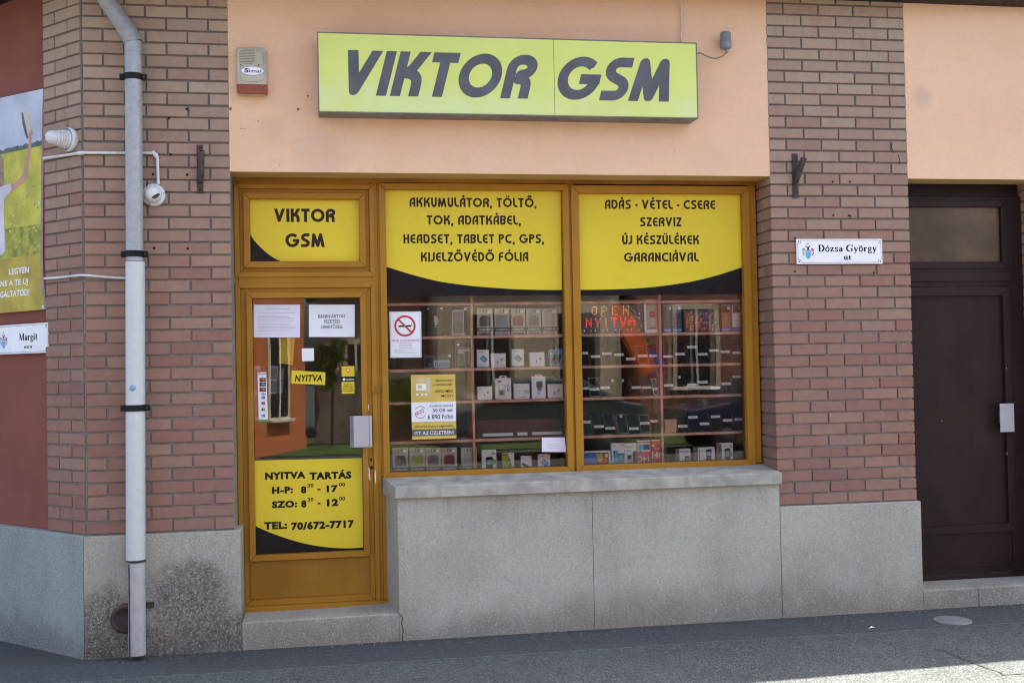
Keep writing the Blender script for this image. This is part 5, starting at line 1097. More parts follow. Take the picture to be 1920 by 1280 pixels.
r6 = lambda a, b, c, d_: (*z6(a, b), *z6(c, d_)); z9 = lambda a, b: (1060 + a / 3.368, 540 + b / 3.368); r9 = lambda a, b, c, d_: (*z9(a, b), *z9(c, d_))
YP = YK + .03
# cases with a coloured cover in a window box
def cabana(box, shelf, col, label, grp, low=False):
    cut = .70 if not low else .68
    deco = [('r', .10, .05, .90, cut - .04, "card_beige"), ('p', [(.16, cut - .04), (.16, .36), (.30, .27), (.70, .27), (.84, .36), (.84, cut - .04)], col), ('r', .38, .02, .64, .15, "card_olive"), ('t', "C", .44, .04, .58, .13, "card_white", .03), ('r', .68, .08, .88, .17, "card_white"), ('r', -.02, cut, 1.02, .87 if not low else 1.0, "card_olive"), ('t', "CABANA", .10, cut + .05, .90, cut + .12, "card_white", .01)]
    if not low: deco.append(('r', .10, .90, .90, 1.0, col))
    product("phone_case_box", label, "boxed case", box, shelf, YP, "card_cream", deco, .03, grp, None, .03)
for (a, c, col, lb) in ((655, 755, "card_olive", "boxed phone case with dark olive cover beside the divider on the top shelf"), (765, 862, "card_mint", "boxed phone case with pale mint cover on the top shelf beside the olive one"), (868, 960, "maroon_print", "boxed phone case with maroon cover on the top shelf of the left window"), (966, 1060, "card_grey", "boxed phone case with grey cover on the top shelf right of the maroon one"), (1066, 1160, "card_beige", "boxed phone case with ivory cover, last on the top shelf of the left window")):
    cabana(r6(a, 130, c, 298), SHZ[1], col, lb, "boxed phone cases on the top shelf")
for (a, c, col, lb) in ((120, 222, "card_olive", "boxed phone case with dark cover in the lower left corner of the left window"), (228, 328, "lime_print", "boxed phone case with pale lime cover on the base of the left window"), (329, 428, "card_grey", "boxed phone case with grey cover on the base of the left window"), (430, 530, "maroon_print", "boxed phone case with red cover on the base of the left window"), (555, 655, "card_mint", "boxed phone case with mint cover beside the divider on the left window base")):
    cabana(r6(a, 1008, c, 1160), BOT, col, lb, "boxed phone cases on the window base", True)
product("black_case_box", "tall black case box with a white figure on the left top shelf", "boxed case", r6(335, 116, 445, 300), SHZ[1], YP, "card_black", [('e', .10, .08, .05, .03, "card_white"), ('r', .80, .04, .97, .10, "card_white"), ('p', [(.42, .35), (.50, .31), (.60, .33), (.68, .42), (.68, .55), (.60, .62), (.45, .64), (.48, .56), (.42, .50), (.47, .44)], "card_cream"), ('r', .46, .69, .58, .705, "card_white")], .04, None, None, .03)
product("clear_case_box", "dark box with a bronze phone case and the mark 6S on the left top shelf", "boxed case", r6(478, 118, 612, 300), SHZ[1], YP, "card_black", [('r', .72, .05, .86, .12, "card_white"), ('p', [(.14, .14), (.20, .10), (.66, .10), (.72, .14), (.70, .94), (.64, .98), (.14, .98), (.10, .94)], "card_beige"), ('p', [(.19, .18), (.67, .18), (.65, .92), (.15, .92)], "card_olive"), ('p', [(.20, .20), (.66, .20), (.65, .55), (.17, .55)], "card_grey"), ('t', "6S", .60, .90, .78, .98, "card_white")], .03, None, None, .02)
product("speaker_box", "low black box with a blue grille picture on the second left shelf", "boxed gadget", r6(318, 418, 500, 508), SHZ[2], YP, "card_black", [('p', [(.33, .48), (.37, .42), (.87, .40), (.91, .46), (.90, .86), (.86, .94), (.38, .95), (.34, .88)], "steel_blue_print")] + [('r', .395 + .072 * i, .58, .435 + .072 * i, .86, "navy_print") for i in range(7)] + [('r', .84, .05, .95, .22, "card_white"), ('r', .16, .14, .38, .20, "card_grey"), ('e', .13, .17, .025, .06, "teal_print"), ('r', .64, .12, .80, .17, "card_grey"), ('e', .20, .70, .06, .07, "card_grey")], .06, None, None, .04)
product("synthetic_fiber_box", "dark grey synthetic fiber case box with a clear hang tab on the second left shelf", "boxed case", r6(515, 338, 624, 508), SHZ[2], YP, "card_grey", [('r', .04, .03, .96, .97, "card_black"), ('r', .16, .20, .88, .90, "card_olive"), ('t', "SYNTHETIC", .16, .30, .90, .36, "card_white", .02), ('t', "FIBER", .16, .38, .52, .44, "card_white", .02), ('r', .54, .39, .74, .41, "card_grey"), ('r', .10, .08, .26, .16, "card_white"), ('r', .14, .80, .50, .81, "card_grey"), ('e', .18, .87, .03, .02, "card_white"), ('r', .36, .85, .39, .89, "card_white")], .03, None, .08)
def bluebox(box, shelf, label): product("phone_box", label, "boxed phone", box, shelf, YP, "card_white", [('r', 0, .93, 1, 1, "teal_print"), ('p', [(.18, .50), (.48, .30), (.88, .55), (.60, .74)], "navy_print"), ('p', [(.22, .50), (.46, .335), (.62, .45), (.40, .62)], "steel_blue_print"), ('p', [(.46, .36), (.80, .55), (.60, .69), (.42, .60)], "sky_blue_print"), ('r', .12, .10, .52, .15, "steel_blue_print"), ('r', .12, .80, .5, .815, "ink_grey"), ('r', .12, .84, .4, .855, "ink_grey")], .045, "white boxes picturing a blue phone")
bluebox(r6(655, 390, 732, 505), SHZ[2], "white box picturing a tilted blue phone beside the divider on the second shelf")
bluebox(r6(873, 386, 952, 502), SHZ[2], "white box picturing a tilted blue phone in the middle of the second shelf")
bluebox(r6(1040, 1048, 1118, 1132), BOT, "white box picturing a blue phone on the base under the notice card")
def buds(box, shelf, label, v=0):
    e_ = [('r', .10, .14, .28, .17, "ink_grey"), ('p', [(.40, .62), (.44, .54), (.50, .57), (.47, .63), (.48, .76), (.45, .76)], "card_grey"), ('p', [(.66, .52), (.62, .42), (.68, .38), (.72, .44), (.80, .36), (.80, .42), (.70, .54), (.69, .62)], "card_grey")]
    if v: e_ = [('r', .10, .16, .26, .2, "ink_grey"), ('r', .16, .46, .40, .49, "ink_grey"), ('r', .16, .58, .40, .61, "ink_grey"), ('r', .50, .50, .58, .52, "ink_grey"), ('r', .64, .44, .98, .64, "card_cream"), ('r', .30, .86, .80, .885, "ink_grey")]
    product("earphone_box", label, "boxed earphones", box, shelf, YP, "card_white", e_, .05, "square white earphone boxes", None, .05)
buds(r6(742, 412, 838, 502), SHZ[2], "square white earphone box between the two blue phone boxes on the second shelf"); buds(r6(988, 406, 1083, 500), SHZ[2], "square white earphone box right of the second blue phone box")
buds(r6(658, 622, 752, 706), SHZ[3], "square white earphone box beside the divider on the third shelf"); buds(r6(887, 604, 988, 703), SHZ[3], "square white box with an earphone case between the two charger packs", 1); buds(r6(1101, 606, 1198, 698), SHZ[3], "square white earphone box at the right end of the third shelf")
product("drone_box", "blue box picturing a dark laptop at the right end of the second shelf", "boxed gadget", r6(1107, 386, 1198, 496), SHZ[2], YP, "steel_blue_print", [('r', 0, 0, .07, 1, "red_print"), ('r', .05, .02, 1, .16, "sky_blue_print"), ('p', [(.20, .62), (.40, .28), (.92, .34), (.80, .66)], "ink_black"), ('p', [(.10, .80), (.22, .62), (.80, .66), (.70, .90)], "navy_print"), ('p', [(.18, .78), (.26, .68), (.44, .70), (.38, .82)], "card_grey"), ('r', .08, .20, .22, .32, "card_white")], .05)
product("charger_pack", "white hang-tab charger pack with a red label on the third shelf", "charger pack", r6(769, 570, 872, 702), SHZ[3], YP, "card_white", [('r', .14, .10, .38, .18, "red_print"), ('r', .14, .19, .38, .22, "card_grey"), ('p', [(.18, .30), (.64, .28), (.64, .82), (.18, .84)], "card_cream"), ('p', [(.22, .32), (.56, .31), (.56, .52), (.22, .53)], "card_white"), ('p', [(.24, .60), (.52, .59), (.50, .78), (.26, .79)], "card_grey"), ('p', [(.74, .30), (.86, .29), (.88, .56), (.80, .66), (.74, .56)], "card_grey"), ('p', [(.77, .33), (.84, .33), (.84, .55), (.78, .55)], "card_white"), ('r', .12, .93, .3, .94, "ink_grey")], .03, "hang-tab charger packs", .13)
product("charger_pack", "white hang-tab charger pack with a grey plug window on the third shelf", "charger pack", r6(1000, 558, 1089, 700), SHZ[3], YP, "card_white", [('p', [(.32, .22), (.78, .21), (.78, .50), (.70, .56), (.70, .66), (.42, .67), (.42, .56), (.34, .50)], "card_grey"), ('p', [(.38, .26), (.74, .25), (.72, .48), (.40, .50)], "card_olive"), ('r', .40, .70, .62, .80, "steel_blue_print"), ('r', .32, .12, .86, .14, "ink_grey"), ('r', .12, .92, .5, .93, "ink_grey"), ('e', .16, .12, .05, .03, "steel_blue_print")], .03, "hang-tab charger packs", .09)
# base of the left window
product("phone_box", "white box picturing a dark button phone marked Z6 on the window base", "boxed phone", r6(685, 1022, 778, 1140), BOT, YP, "card_white", [('t', "Z6", .64, .08, .90, .20, "ink_black", .02), ('r', .06, .10, .42, .13, "ink_grey"), ('p', [(.26, .36), (.32, .30), (.70, .30), (.76, .36), (.76, 1), (.26, 1)], "card_black"), ('r', .32, .42, .68, .62, "steel_blue_print"), ('e', .82, .52, .16, .13, "green_print"), ('r', .05, .5, .2, .52, "ink_grey"), ('r', .05, .6, .2, .62, "ink_grey")], .045)
product("phone_box", "lime green and white phone box on the window base", "boxed phone", r6(812, 1040, 890, 1136), BOT, YP, "lime_print", [('p', [(.52, 0), (1, 0), (1, 1)], "card_white"), ('p', [(.36, .40), (.58, .30), (.70, .56), (.48, .64)], "card_olive"), ('p', [(.42, .42), (.56, .36), (.64, .54), (.50, .60)], "lime_print"), ('p', [(.46, .68), (.76, .60), (.88, .88), (.56, .96)], "card_beige"), ('r', .08, .08, .42, .14, "card_olive"), ('r', .66, .06, .92, .09, "steel_blue_print")], .04)
product("phone_box", "white box picturing a dark folding phone on the window base", "boxed phone", r6(930, 1060, 1000, 1134), BOT, YP, "card_white", [('p', [(.08, .50), (.16, .38), (.56, .56), (.86, .66), (.78, .78), (.30, .66)], "purple_print"), ('p', [(.0, .94), (.3, .8), (.7, .9), (.8, 1), (0, 1)], "maroon_print"), ('r', .12, .10, .40, .13, "ink_grey"), ('r', .74, .08, .92, .13, "ink_black")], .04)
# price strips on the fourth shelf
for (a, b, c, d_, lb) in ((690, 835, 882, 856, "long white price strip at the left of the empty fourth shelf"), (908, 834, 972, 856, "short white price strip in the middle of the empty fourth shelf"), (1000, 820, 1192, 842, "long white price strip at the right of the empty fourth shelf")):
    x0, y0 = z6(a, b); x1, y1 = z6(c, d_); pl = FR(YK + .05); u0, z1_ = pl.uz(x0, y0); u1, z0_ = pl.uz(x1, y1); mb = MB(); z_ = SHZ[4]
    mb.hexa([(u0, YK + .046, z_ + .012), (u1, YK + .046, z_ + .012), (u1, YK + .049, z_ + .012), (u0, YK + .049, z_ + .012), (u0, YK + .056, z_ + .032), (u1, YK + .056, z_ + .032), (u1, YK + .059, z_ + .032), (u0, YK + .059, z_ + .032)], "card_white"); tag(mb.build("price_strip"), lb, "price strip", "price strips on the sloping ledge")
# LED sign
z4r = lambda a, b: (1080 + a / 6.094, 550 + b / 6.094)
LP = FR(YK + .02); T = thing("led_sign", LP.p(1145, 624), "dark LED sign lit with the words open and nyitva on the top shelf", "LED sign")
mb = MB(); a0, z1_ = LP.uz(1085, 562); a1, _ = LP.uz(1206, 600); mb.box(a0, a1, YK + .022, YK + .045, SHZ[1] + .001, z1_, "card_olive"); mb.build("board", T, .003)
def leds(pts, mat, name, r_=.0042):
    mb = MB()
    for a, b in pts: u, z = LP.uz(*z4r(a, b)); mb.lathe((u, YK + .022, z), (0, -1, 0), [(-.001, r_), (.002, r_ * .8), (.0035, 0)], mat, 8)
    mb.build(name, T)
FONT5 = {'O': ["01110", "10001", "10001", "10001", "10001", "10001", "01110"], 'P': ["1110", "1001", "1001", "1110", "1000", "1000", "1000"], 'E': ["1111", "1000", "1000", "1110", "1000", "1000", "1111"], 'N': ["1001", "1001", "1101", "1111", "1011", "1001", "1001"], 'Y': ["10001", "01010", "00100", "00100", "00100"], 'I': ["1", "1", "1", "1", "1"], 'T': ["11111", "00100", "00100", "00100", "00100"], 'V': ["10001", "10001", "01010", "01010", "00100"], 'A': ["00100", "01010", "11111", "10001", "10001"], 'n': ["1001", "1101", "1011", "1011", "1001"]}
def dots(ch, a, b, c, d_): R_ = FONT5[ch]; n, m_ = len(R_), len(R_[0]); return [(a + (c - a) * (j / (m_ - 1) if m_ > 1 else .5), b + (d_ - b) * i / (n - 1)) for i in range(n) for j in range(m_) if R_[i][j] == '1']
leds(dots('O', 185, 155, 235, 238) + dots('P', 297, 150, 348, 255) + dots('E', 418, 148, 470, 240) + dots('N', 545, 140, 596, 238), "led_orange", "open_lamps", .0026)
leds(dots('n', 120, 290, 174, 378) + dots('Y', 222, 290, 280, 378) + dots('I', 340, 286, 346, 378) + dots('T', 408, 284, 466, 374) + dots('V', 510, 280, 566, 368) + dots('A', 604, 272, 672, 362), "led_red", "nyitva_lamps", .0036)
leds([(52, 104), (105, 104), (460, 100), (510, 100), (724, 230), (724, 278), (44, 425), (96, 425), (450, 416), (500, 416)], "led_blue", "blue_lamps"); leds([(186, 103), (370, 100), (645, 98), (728, 100), (46, 175), (46, 230), (46, 300), (46, 355), (172, 424), (222, 423), (314, 420), (364, 418), (585, 415), (635, 415), (718, 415), (748, 372), (828, 370)], "led_white", "white_lamps", .003)
# boxes of the right window's top shelf
product("phone_case_box", "white framed case box with a dotted red pattern beside the LED sign", "boxed case", r9(497, 70, 602, 266), SHZ[1], YP, "card_white", [('p', [(.14, .12), (.84, .12), (.86, .90), (.12, .90)], "card_beige"), ('p', [(.30, .42), (.44, .34), (.70, .40), (.62, .54), (.34, .52)], "red_print"), ('p', [(.38, .60), (.60, .56), (.66, .72), (.50, .82)], "card_cream"), ('e', .42, .43, .03, .02, "card_white"), ('e', .56, .44, .03, .02, "card_white"), ('r', .30, .84, .7, .88, "red_print"), ('r', .46, .04, .9, .06, "ink_grey")], .03, None, None, .05)
for (a, c, m_, w_, lb) in ((617, 674, "card_olive", "card_olive", "dark olive power bank box beside the right window's divider"), (676, 735, "purple_print", "card_grey", "dark purple power bank box right of the olive one"), (987, 1045, "case_orange", "shelf_dark", "orange power bank box right of the patterned tablet case"), (1052, 1112, "card_white", "shelf_dark", "white power bank box at the right end of the top shelf")):
    product("power_bank_box", lb, "boxed power bank", r9(a, 106, c, 272), SHZ[1], YP, m_, [('r', .06, .03, .94, .30, w_), ('r', 0, .83, 1, 1, "blue_print"), ('t', "PowerBank", .12, .89, .88, .94, "card_white", .01), ('r', .66, .08, .92, .17, "card_white"), ('r', 0, 0, 1, .03, "steel_blue_print")], .04, "power bank boxes with blue feet")
rr = random.Random(11); tri = []; cols = ["red_print", "orange_print", "gold_print", "maroon_print", "card_grey", "steel_blue_print", "case_orange", "lime_print", "card_beige", "navy_print", "card_olive"]
nx, ny = 11, 6
for i in range(nx):
    for j in range(ny):
        a, c = .05 + .84 * i / nx, .05 + .84 * (i + 1) / nx; b, e = .12 + .84 * j / ny, .12 + .84 * (j + 1) / ny; m_ = (a + c) / 2
        q = [cols[k] for k in (rr.choice([0, 1, 2, 6, 1, 3]) if i - j < 4 else rr.choice([4, 5, 8, 9, 2, 1, 10]), rr.choice([3, 10, 4, 0, 6]))]
        tri += [('p', [(a, b), (c, b), (a, e)], q[0]), ('p', [(c, b), (c, e), (a, e)], q[1])]
product("tablet_case_box", "tablet case printed with many coloured triangles on the right top shelf", "tablet case", r9(752, 140, 976, 272), SHZ[1], YP, "card_olive", tri + [('r', .72, .88, .76, .96, "card_white")], .03, "", None, .12)
# phones on the right window's shelves
def phone(x, ztop, shelf, w_px, tags, label, frame="phone_black", scr="phone_black", small=False):
    yb, yt = YK + .034, None; h = ztop - shelf; lean = .52
    pl = FR(yb); u, _ = pl.uz(x, 700); w = w_px / 285.0; T = thing("display_phone", (u, yb, shelf), label, "phone", "phones standing on the shelves")
    def slabp(mb, u0, u1, t0, t1, k0, k1, mat, r=0.0):
        P = lambda uu, tt, k: (uu, yb + lean * tt - k * .887, shelf + .001 + tt + k * .46)
        n = 4; pts = []
        for cu, ct, a, su, st in ((u1, t1, 0, -1, -1), (u0, t1, 90, 1, -1), (u0, t0, 180, 1, 1), (u1, t0, 270, -1, 1)): pts += [(cu + su * r + r * math.cos(math.radians(a + 90 * i / n)), ct + st * r + r * math.sin(math.radians(a + 90 * i / n))) for i in range(n + 1)] if r else [(cu, ct)]
        m_ = len(pts); mb.add([P(a, b, k1) for a, b in pts] + [P(a, b, k0) for a, b in pts], [tuple(range(m_)), tuple(reversed(range(m_, 2 * m_)))] + [((i + 1) % m_, i, m_ + i, m_ + (i + 1) % m_) for i in range(m_)], mat)
    mb = MB(); slabp(mb, u - w / 2, u + w / 2, 0, h, 0, .008, frame, .007); mb.build("body", T)
    mb = MB(); slabp(mb, u - w / 2 + .003, u + w / 2 - .003, .004, h - .005, .008, .0086, scr, .005); mb.build("screen", T)
    if tags:
        tt = tags; mb = MB(); lw = .034 if not small else .008; z_ = tt - shelf
        slabp(mb, u - lw, u + lw, z_ - .0085, z_ + .0085, .0088, .0098, "sign_white"); slabp(mb, u - lw * .6, u + lw * .5, z_ - .001, z_ + .0015, .0098, .0101, "ink_grey"); mb.build("price_tag", T)
ORD = ["first", "second", "third", "fourth", "fifth", "sixth", "seventh"]
def row(shelf, items, shelfname, bay):
    for i, (a, ty, top, kind) in enumerate(items):
        x = 1060 + a / 3.368; pl = FR(YK + .08); zt = pl.uz(x, 540 + top / 3.368)[1]; zt = max(zt, shelf + .09); pz = FR(YK + .06).uz(x, 540 + ty / 3.368)[1] if ty else None
        if pz: pz = min(max(pz, shelf + .02), zt - .012)
        fr, sc_, ds = {"k": ("phone_black", "phone_black", "black smartphone"), "g": ("phone_grey", "phone_black", "grey framed smartphone"), "s": ("phone_silver", "phone_black", "silver framed smartphone"), "w": ("card_white", "phone_black", "white smartphone")}[kind[0]]
        phone(x, zt, shelf, 20.5 if len(kind) < 3 else 19, pz, "%s, %s from left on %s shelf of right window's %s bay" % (ds, ORD[i], shelfname, bay), fr, sc_, len(kind) > 1 and kind[1] == "t")
row(SHZ[2], [(122, 415, 352, "g"), (197, 436, 362, "k"), (271, 418, 360, "k"), (347, 425, 358, "k"), (418, 451, 356, "k"), (497, 432, 364, "s"), (566, 432, 358, "k")], "second", "left"); row(SHZ[2], [(655, 436, 356, "k"), (734, 421, 350, "k"), (817, 376, 352, "g"), (878, 422, 352, "k"), (952, 398, 350, "k"), (1023, 406, 346, "k"), (1096, 413, 344, "k")], "second", "right")
row(SHZ[3], [(120, 637, 556, "k"), (186, 643, 570, "s"), (255, 633, 562, "g"), (308, 588, 572, "kt"), (373, 588, 570, "kt"), (452, 632, 560, "g"), (516, 632, 562, "k")], "third", "left"); row(SHZ[3], [(657, 618, 548, "k"), (735, 567, 545, "kt"), (805, 614, 546, "k"), (878, 598, 540, "k"), (948, 634, 540, "k"), (1023, 608, 538, "k"), (1099, 563, 536, "k")], "third", "right")
phone(1060 + 580 / 3.368, FR(YK + .06).uz(1232, 540 + 576 / 3.368)[1], SHZ[3], 17, FR(YK + .05).uz(1232, 540 + 640 / 3.368)[1], "small white smartphone beside the divider on the third shelf of the right window", "card_white", "phone_grey")
row(SHZ[4], [(130, 850, 795, "g"), (210, 878, 800, "k"), (279, 888, 796, "g"), (358, 815, 800, "st"), (427, 890, 798, "k"), (502, 857, 802, "s"), (570, 844, 796, "k")], "fourth", "left"); row(SHZ[4], [(660, None, 786, "k"), (737, 875, 776, "k"), (812, 820, 770, "k"), (877, 860, 770, "k"), (955, 816, 768, "k"), (1026, 839, 766, "k"), (1099, 833, 762, "k")], "fourth", "right")
mb = MB(); pl = FR(YK + .02); u0, z1_ = pl.uz(1247, 786); u1, z0_ = pl.uz(1270, 812); mb.hexa([(u0, YK + .02, SHZ[4] + .0005), (u1 - .006, YK + .02, SHZ[4] + .0005), (u1 - .006, YK + .07, SHZ[4] + .0005), (u0, YK + .07, SHZ[4] + .0005), (u0 - .002, YK + .03, z1_), (u1, YK + .03, z1_), (u1, YK + .04, z1_), (u0 - .002, YK + .04, z1_)], "shelf_wood"); tag(mb.build("phone_stand"), "empty brown wooden phone stand beside the divider on the fourth shelf", "phone stand")
# base of the right window
product("tablet_box", "wide white tablet box with a blue, red and yellow picture on the right window base", "boxed tablet", r9(103, 1030, 287, 1122), BOT, YP, "card_white", [('r', .04, .10, .93, 1, "ink_black"), ('r', .07, .14, .90, 1, "card_red"), ('p', [(.07, .14), (.52, .14), (.55, .45), (.50, .75), (.40, 1), (.07, 1)], "blue_print"), ('p', [(.48, .14), (.74, .14), (.74, .45), (.66, .62), (.56, .58), (.53, .30)], "gold_print"), ('p', [(.55, 1), (.66, .84), (.80, .88), (.90, 1)], "navy_print"), ('r', .80, .18, .90, .36, "card_white"), ('t', "Redmi Pad SE", .12, .86, .80, .97, "steel_blue_print", .01)], .04)
product("phone_box", "white box with two teal phones beside the wide tablet box", "boxed phone", r9(291, 979, 371, 1118), BOT, YP, "card_white", [('p', [(.14, .28), (.52, .28), (.50, .88), (.14, .88)], "teal_print"), ('p', [(.17, .55), (.48, .55), (.48, .86), (.17, .86)], "sky_blue_print"), ('p', [(.52, .42), (.98, .40), (.96, .98), (.50, .98)], "ink_black"), ('p', [(.55, .45), (.94, .43), (.93, .95), (.53, .95)], "steel_blue_print"), ('e', .22, .36, .05, .05, "ink_black"), ('e', .88, .08, .07, .04, "orange_print"), ('r', .1, .10, .3, .12, "ink_grey")], .045)
product("phone_box", "white Blade box with a mint and a grey phone on the right window base", "boxed phone", r9(373, 980, 452, 1110), BOT, YP, "card_white", [('t', "Blade", .14, .12, .60, .20, "ink_black"), ('t', "A35e", .14, .26, .55, .34, "ink_black"), ('p', [(.18, .50), (.62, .46), (.62, 1), (.18, 1)], "card_mint"), ('p', [(.66, .36), (.98, .30), (.98, .98), (.66, 1)], "phone_grey"), ('r', .24, .48, .48, .64, "ink_black"), ('e', .75, .42, .09, .09, "ink_black"), ('r', .06, .82, .38, .92, "red_print")], .05)
product("phone_box", "red 14C phone box standing upside down on the right window base", "boxed phone", r9(450, 962, 540, 1108), BOT, YP, "card_red", [('r', .06, .10, .98, .40, "card_white"), ('r', .12, .14, .95, .36, "steel_blue_print"), ('r', .48, .16, .93, .34, "navy_print"), ('t', "14C", .04, .57, .86, .80, "card_white", .02, 1), ('t', "Redmi", .20, .88, .74, .98, "card_white", .0, 1), ('p', [(.12, .44), (.30, .36), (.44, .42), (.34, .50)], "card_grey"), ('r', 0, 0, 1, .05, "card_white")], .05)
product("phone_box", "red 14C phone box standing upright beside the divider on the right window base", "boxed phone", r9(542, 958, 624, 1108), BOT, YP, "card_red", [('t', "Redmi", .26, .27, .80, .36, "card_white"), ('t', "14C", .04, .44, .94, .66, "card_white", .02), ('e', .92, .12, .06, .035, "card_white"), ('r', .06, .17, .24, .25, "card_white"), ('p', [(.58, .80), (.90, .76), (.96, .86), (.70, .92)], "navy_print"), ('r', .10, .88, .94, 1, "blue_print"), ('r', 0, 0, 1, .035, "card_white")], .05)
product("phone_box", "small white box picturing a dark flip phone on the right window base", "boxed phone", r9(708, 1015, 791, 1106), BOT, YP, "card_white", [('r', 0, 0, .14, 1, "card_grey"), ('t', "EVOLVEO", .24, .14, .86, .22, "ink_black", .01), ('p', [(.56, .46), (.62, .42), (.90, .42), (.94, .46), (.92, 1), (.56, 1)], "card_black"), ('r', .62, .50, .86, .66, "card_mint"), ('e', .38, .94, .16, .12, "green_print"), ('r', .28, .32, .8, .34, "ink_grey")], .05)
product("phone_box", "wide white box with a button phone on the right window base", "boxed phone", r9(822, 1006, 944, 1104), BOT, YP, "card_white", [('r', 0, 0, .12, 1, "card_grey"), ('p', [(.16, .80), (.16, .10), (.22, .10), (.22, .80)], "ink_grey"), ('p', [(.54, .18), (.58, .12), (.80, .10), (.84, .16), (.82, .60), (.92, .86), (.90, 1), (.48, 1), (.56, .62)], "card_black"), ('r', .58, .22, .80, .46, "steel_blue_print"), ('e', .34, .84, .13, .15, "green_print")] + [('r', .57 + .08 * i, .56 + .11 * j, .61 + .08 * i, .60 + .11 * j, "card_grey") for i in range(3) for j in range(3)], .05)
product("phone_box", "tall white box marked X5 at the right end of the right window base", "boxed phone", r9(968, 978, 1060, 1101), BOT, YP, "card_white", [('r', 0, .04, .20, 1, "card_grey"), ('p', [(.40, .30), (.46, .26), (.78, .25), (.82, .30), (.80, 1), (.40, 1)], "card_black"), ('r', .47, .34, .75, .62, "card_mint"), ('e', .82, .52, .13, .12, "green_print"), ('t', "X5", .76, .12, .94, .20, "ink_black", .02), ('r', .30, .14, .6, .17, "ink_grey")] + [('r', .46 + .1 * i, .70 + .09 * j, .52 + .1 * i, .735 + .09 * j, "card_grey") for i in range(3) for j in range(3)], .05)

# ---- small things on the ground
q = gnd(1786, 1163.5); T = MB(); T.lathe((q.x, q.y, .0), (0, 0, 1), [(0, .118), (.008, .118), (.009, .108), (.006, .106), (.0065, .102), (.0075, .1), (.0078, 0)], "manhole_iron", 36); tag(T.build("valve_cover"), "small round grey iron valve cover set in the pavement before the brown door", "valve cover")
for i, (px, py, s_) in enumerate(((1635, 1178, .022), (885, 1192, .014))):
    q = gnd(px, py); mb = MB(); mb.add([(q.x - s_, q.y, .004), (q.x, q.y - s_ * .6, .012), (q.x + s_, q.y + .004, .006), (q.x + s_ * .2, q.y + s_ * .7, .014)], [(0, 1, 2, 3)], "paper"); tag(mb.build("paper_scrap"), ["crumpled white paper scrap on the pavement before the right plinth", "tiny white paper scrap on the pavement below the window plinth"][i], "litter")

rr = random.Random(21); mb = MB()
for _ in range(520):
    px = rr.uniform(10, 1915); t_ = abs(rr.gauss(0, 1)); x = rr.uniform(-1.4, 4.8); y = -.035 - abs(rr.gauss(0, .10)); s_ = rr.uniform(.0015, .006) * (1.6 if rr.random() < .06 else 1)
    q = [(x + s_ * rr.uniform(.6, 1.3) * math.cos(a + rr.uniform(-.4, .4)), y + s_ * rr.uniform(.6, 1.3) * math.sin(a + rr.uniform(-.4, .4))) for a in (0, 1.57, 3.14, 4.71)]
    mb.add([(*p, .002) for p in q] + [(x, y, .002 + s_ * rr.uniform(.5, 1))], [(0, 1, 4), (1, 2, 4), (2, 3, 4), (3, 0, 4)], rr.choice(["aggregate", "crack_dark", "sill_stone", "bark", "crack_dark"]))
tag(mb.build("grit"), "fine grit and small stones lying along the foot of the wall", "grit", None, "stuff")
# ================================================================== ACROSS THE STREET (mirrored in the glass)
def house(name, label, p0, p1, depth, h, mat, wins, roofh=1.6, left=True):
    p0 = Vector((*p0, 0)); p1 = Vector((*p1, 0)); u = (p1 - p0).normalized(); n = Vector((-u.y, u.x, 0))       # n points to the street
    pl = Plane(p0, u, n); Lh = (p1 - p0).length; T = thing(name, p0, label, "house")
    mb = MB(); c = [p0, p1, p1 - n * depth, p0 - n * depth]; mb.plan([(q.x, q.y) for q in (c if (c[1] - c[0]).cross(c[2] - c[1]).z > 0 else c[::-1])], 0, h, mat); mb.slab(pl, [(0, 0), (Lh, 0), (Lh, .28), (0, .28)], -.01, .03, mat); mb.build("wall", T)
    for (a, b, z0, z1) in wins:
        mb = MB(); mb.slab(pl, [(a - .12, z0 - .05), (b + .12, z0 - .05), (b + .12, z1 + .14), (a - .12, z1 + .14)], -.01, .03, "trim_cream"); mb.slab(pl, [(a, z0), (b, z0), (b, z1), (a, z1)], -.01, .035, "window_dark"); mb.slab(pl, [((a + b) / 2 - .03, z0), ((a + b) / 2 + .03, z0), ((a + b) / 2 + .03, z1), ((a + b) / 2 - .03, z1)], 0, .05, "sign_white"); mb.slab(pl, [(a - .15, z0 - .1), (b + .15, z0 - .1), (b + .15, z0 - .05), (a - .15, z0 - .05)], 0, .14, "sign_white"); mb.build("window", T)
    mb = MB(); e = .3; q = [p0 - u * e + n * e, p1 + u * e + n * e, p1 + u * e - n * (depth + e), p0 - u * e - n * (depth + e)]; r0, r1 = (q[0] + q[3]) / 2 + u * 1.5, (q[1] + q[2]) / 2 - u * 1.5
    V = [(*v.xy, h) for v in q] + [(*r0.xy, h + roofh), (*r1.xy, h + roofh)]; mb.add(V, [(0, 1, 5, 4), (1, 2, 5), (2, 3, 4, 5), (3, 0, 4), (3, 2, 1, 0)], "roof_tile"); mb.build("roof", T); return T
house("orange_house", "sunlit orange house across the street mirrored in the door glass", (-3.3, -9.8), (-.44, -16.75), 6, 4.2, "house_orange", [(.9, 1.8, .2, 2.65), (3.0, 3.9, .75, 2.65), (5.75, 6.55, .75, 2.65)])
house("cream_house", "sunlit cream house across the street mirrored in the left window", (2.6, -18.5), (7.0, -18.5), 7, 4.4, "house_cream", [(.8, 1.8, 1.0, 2.9), (2.9, 3.9, 1.0, 2.9)])
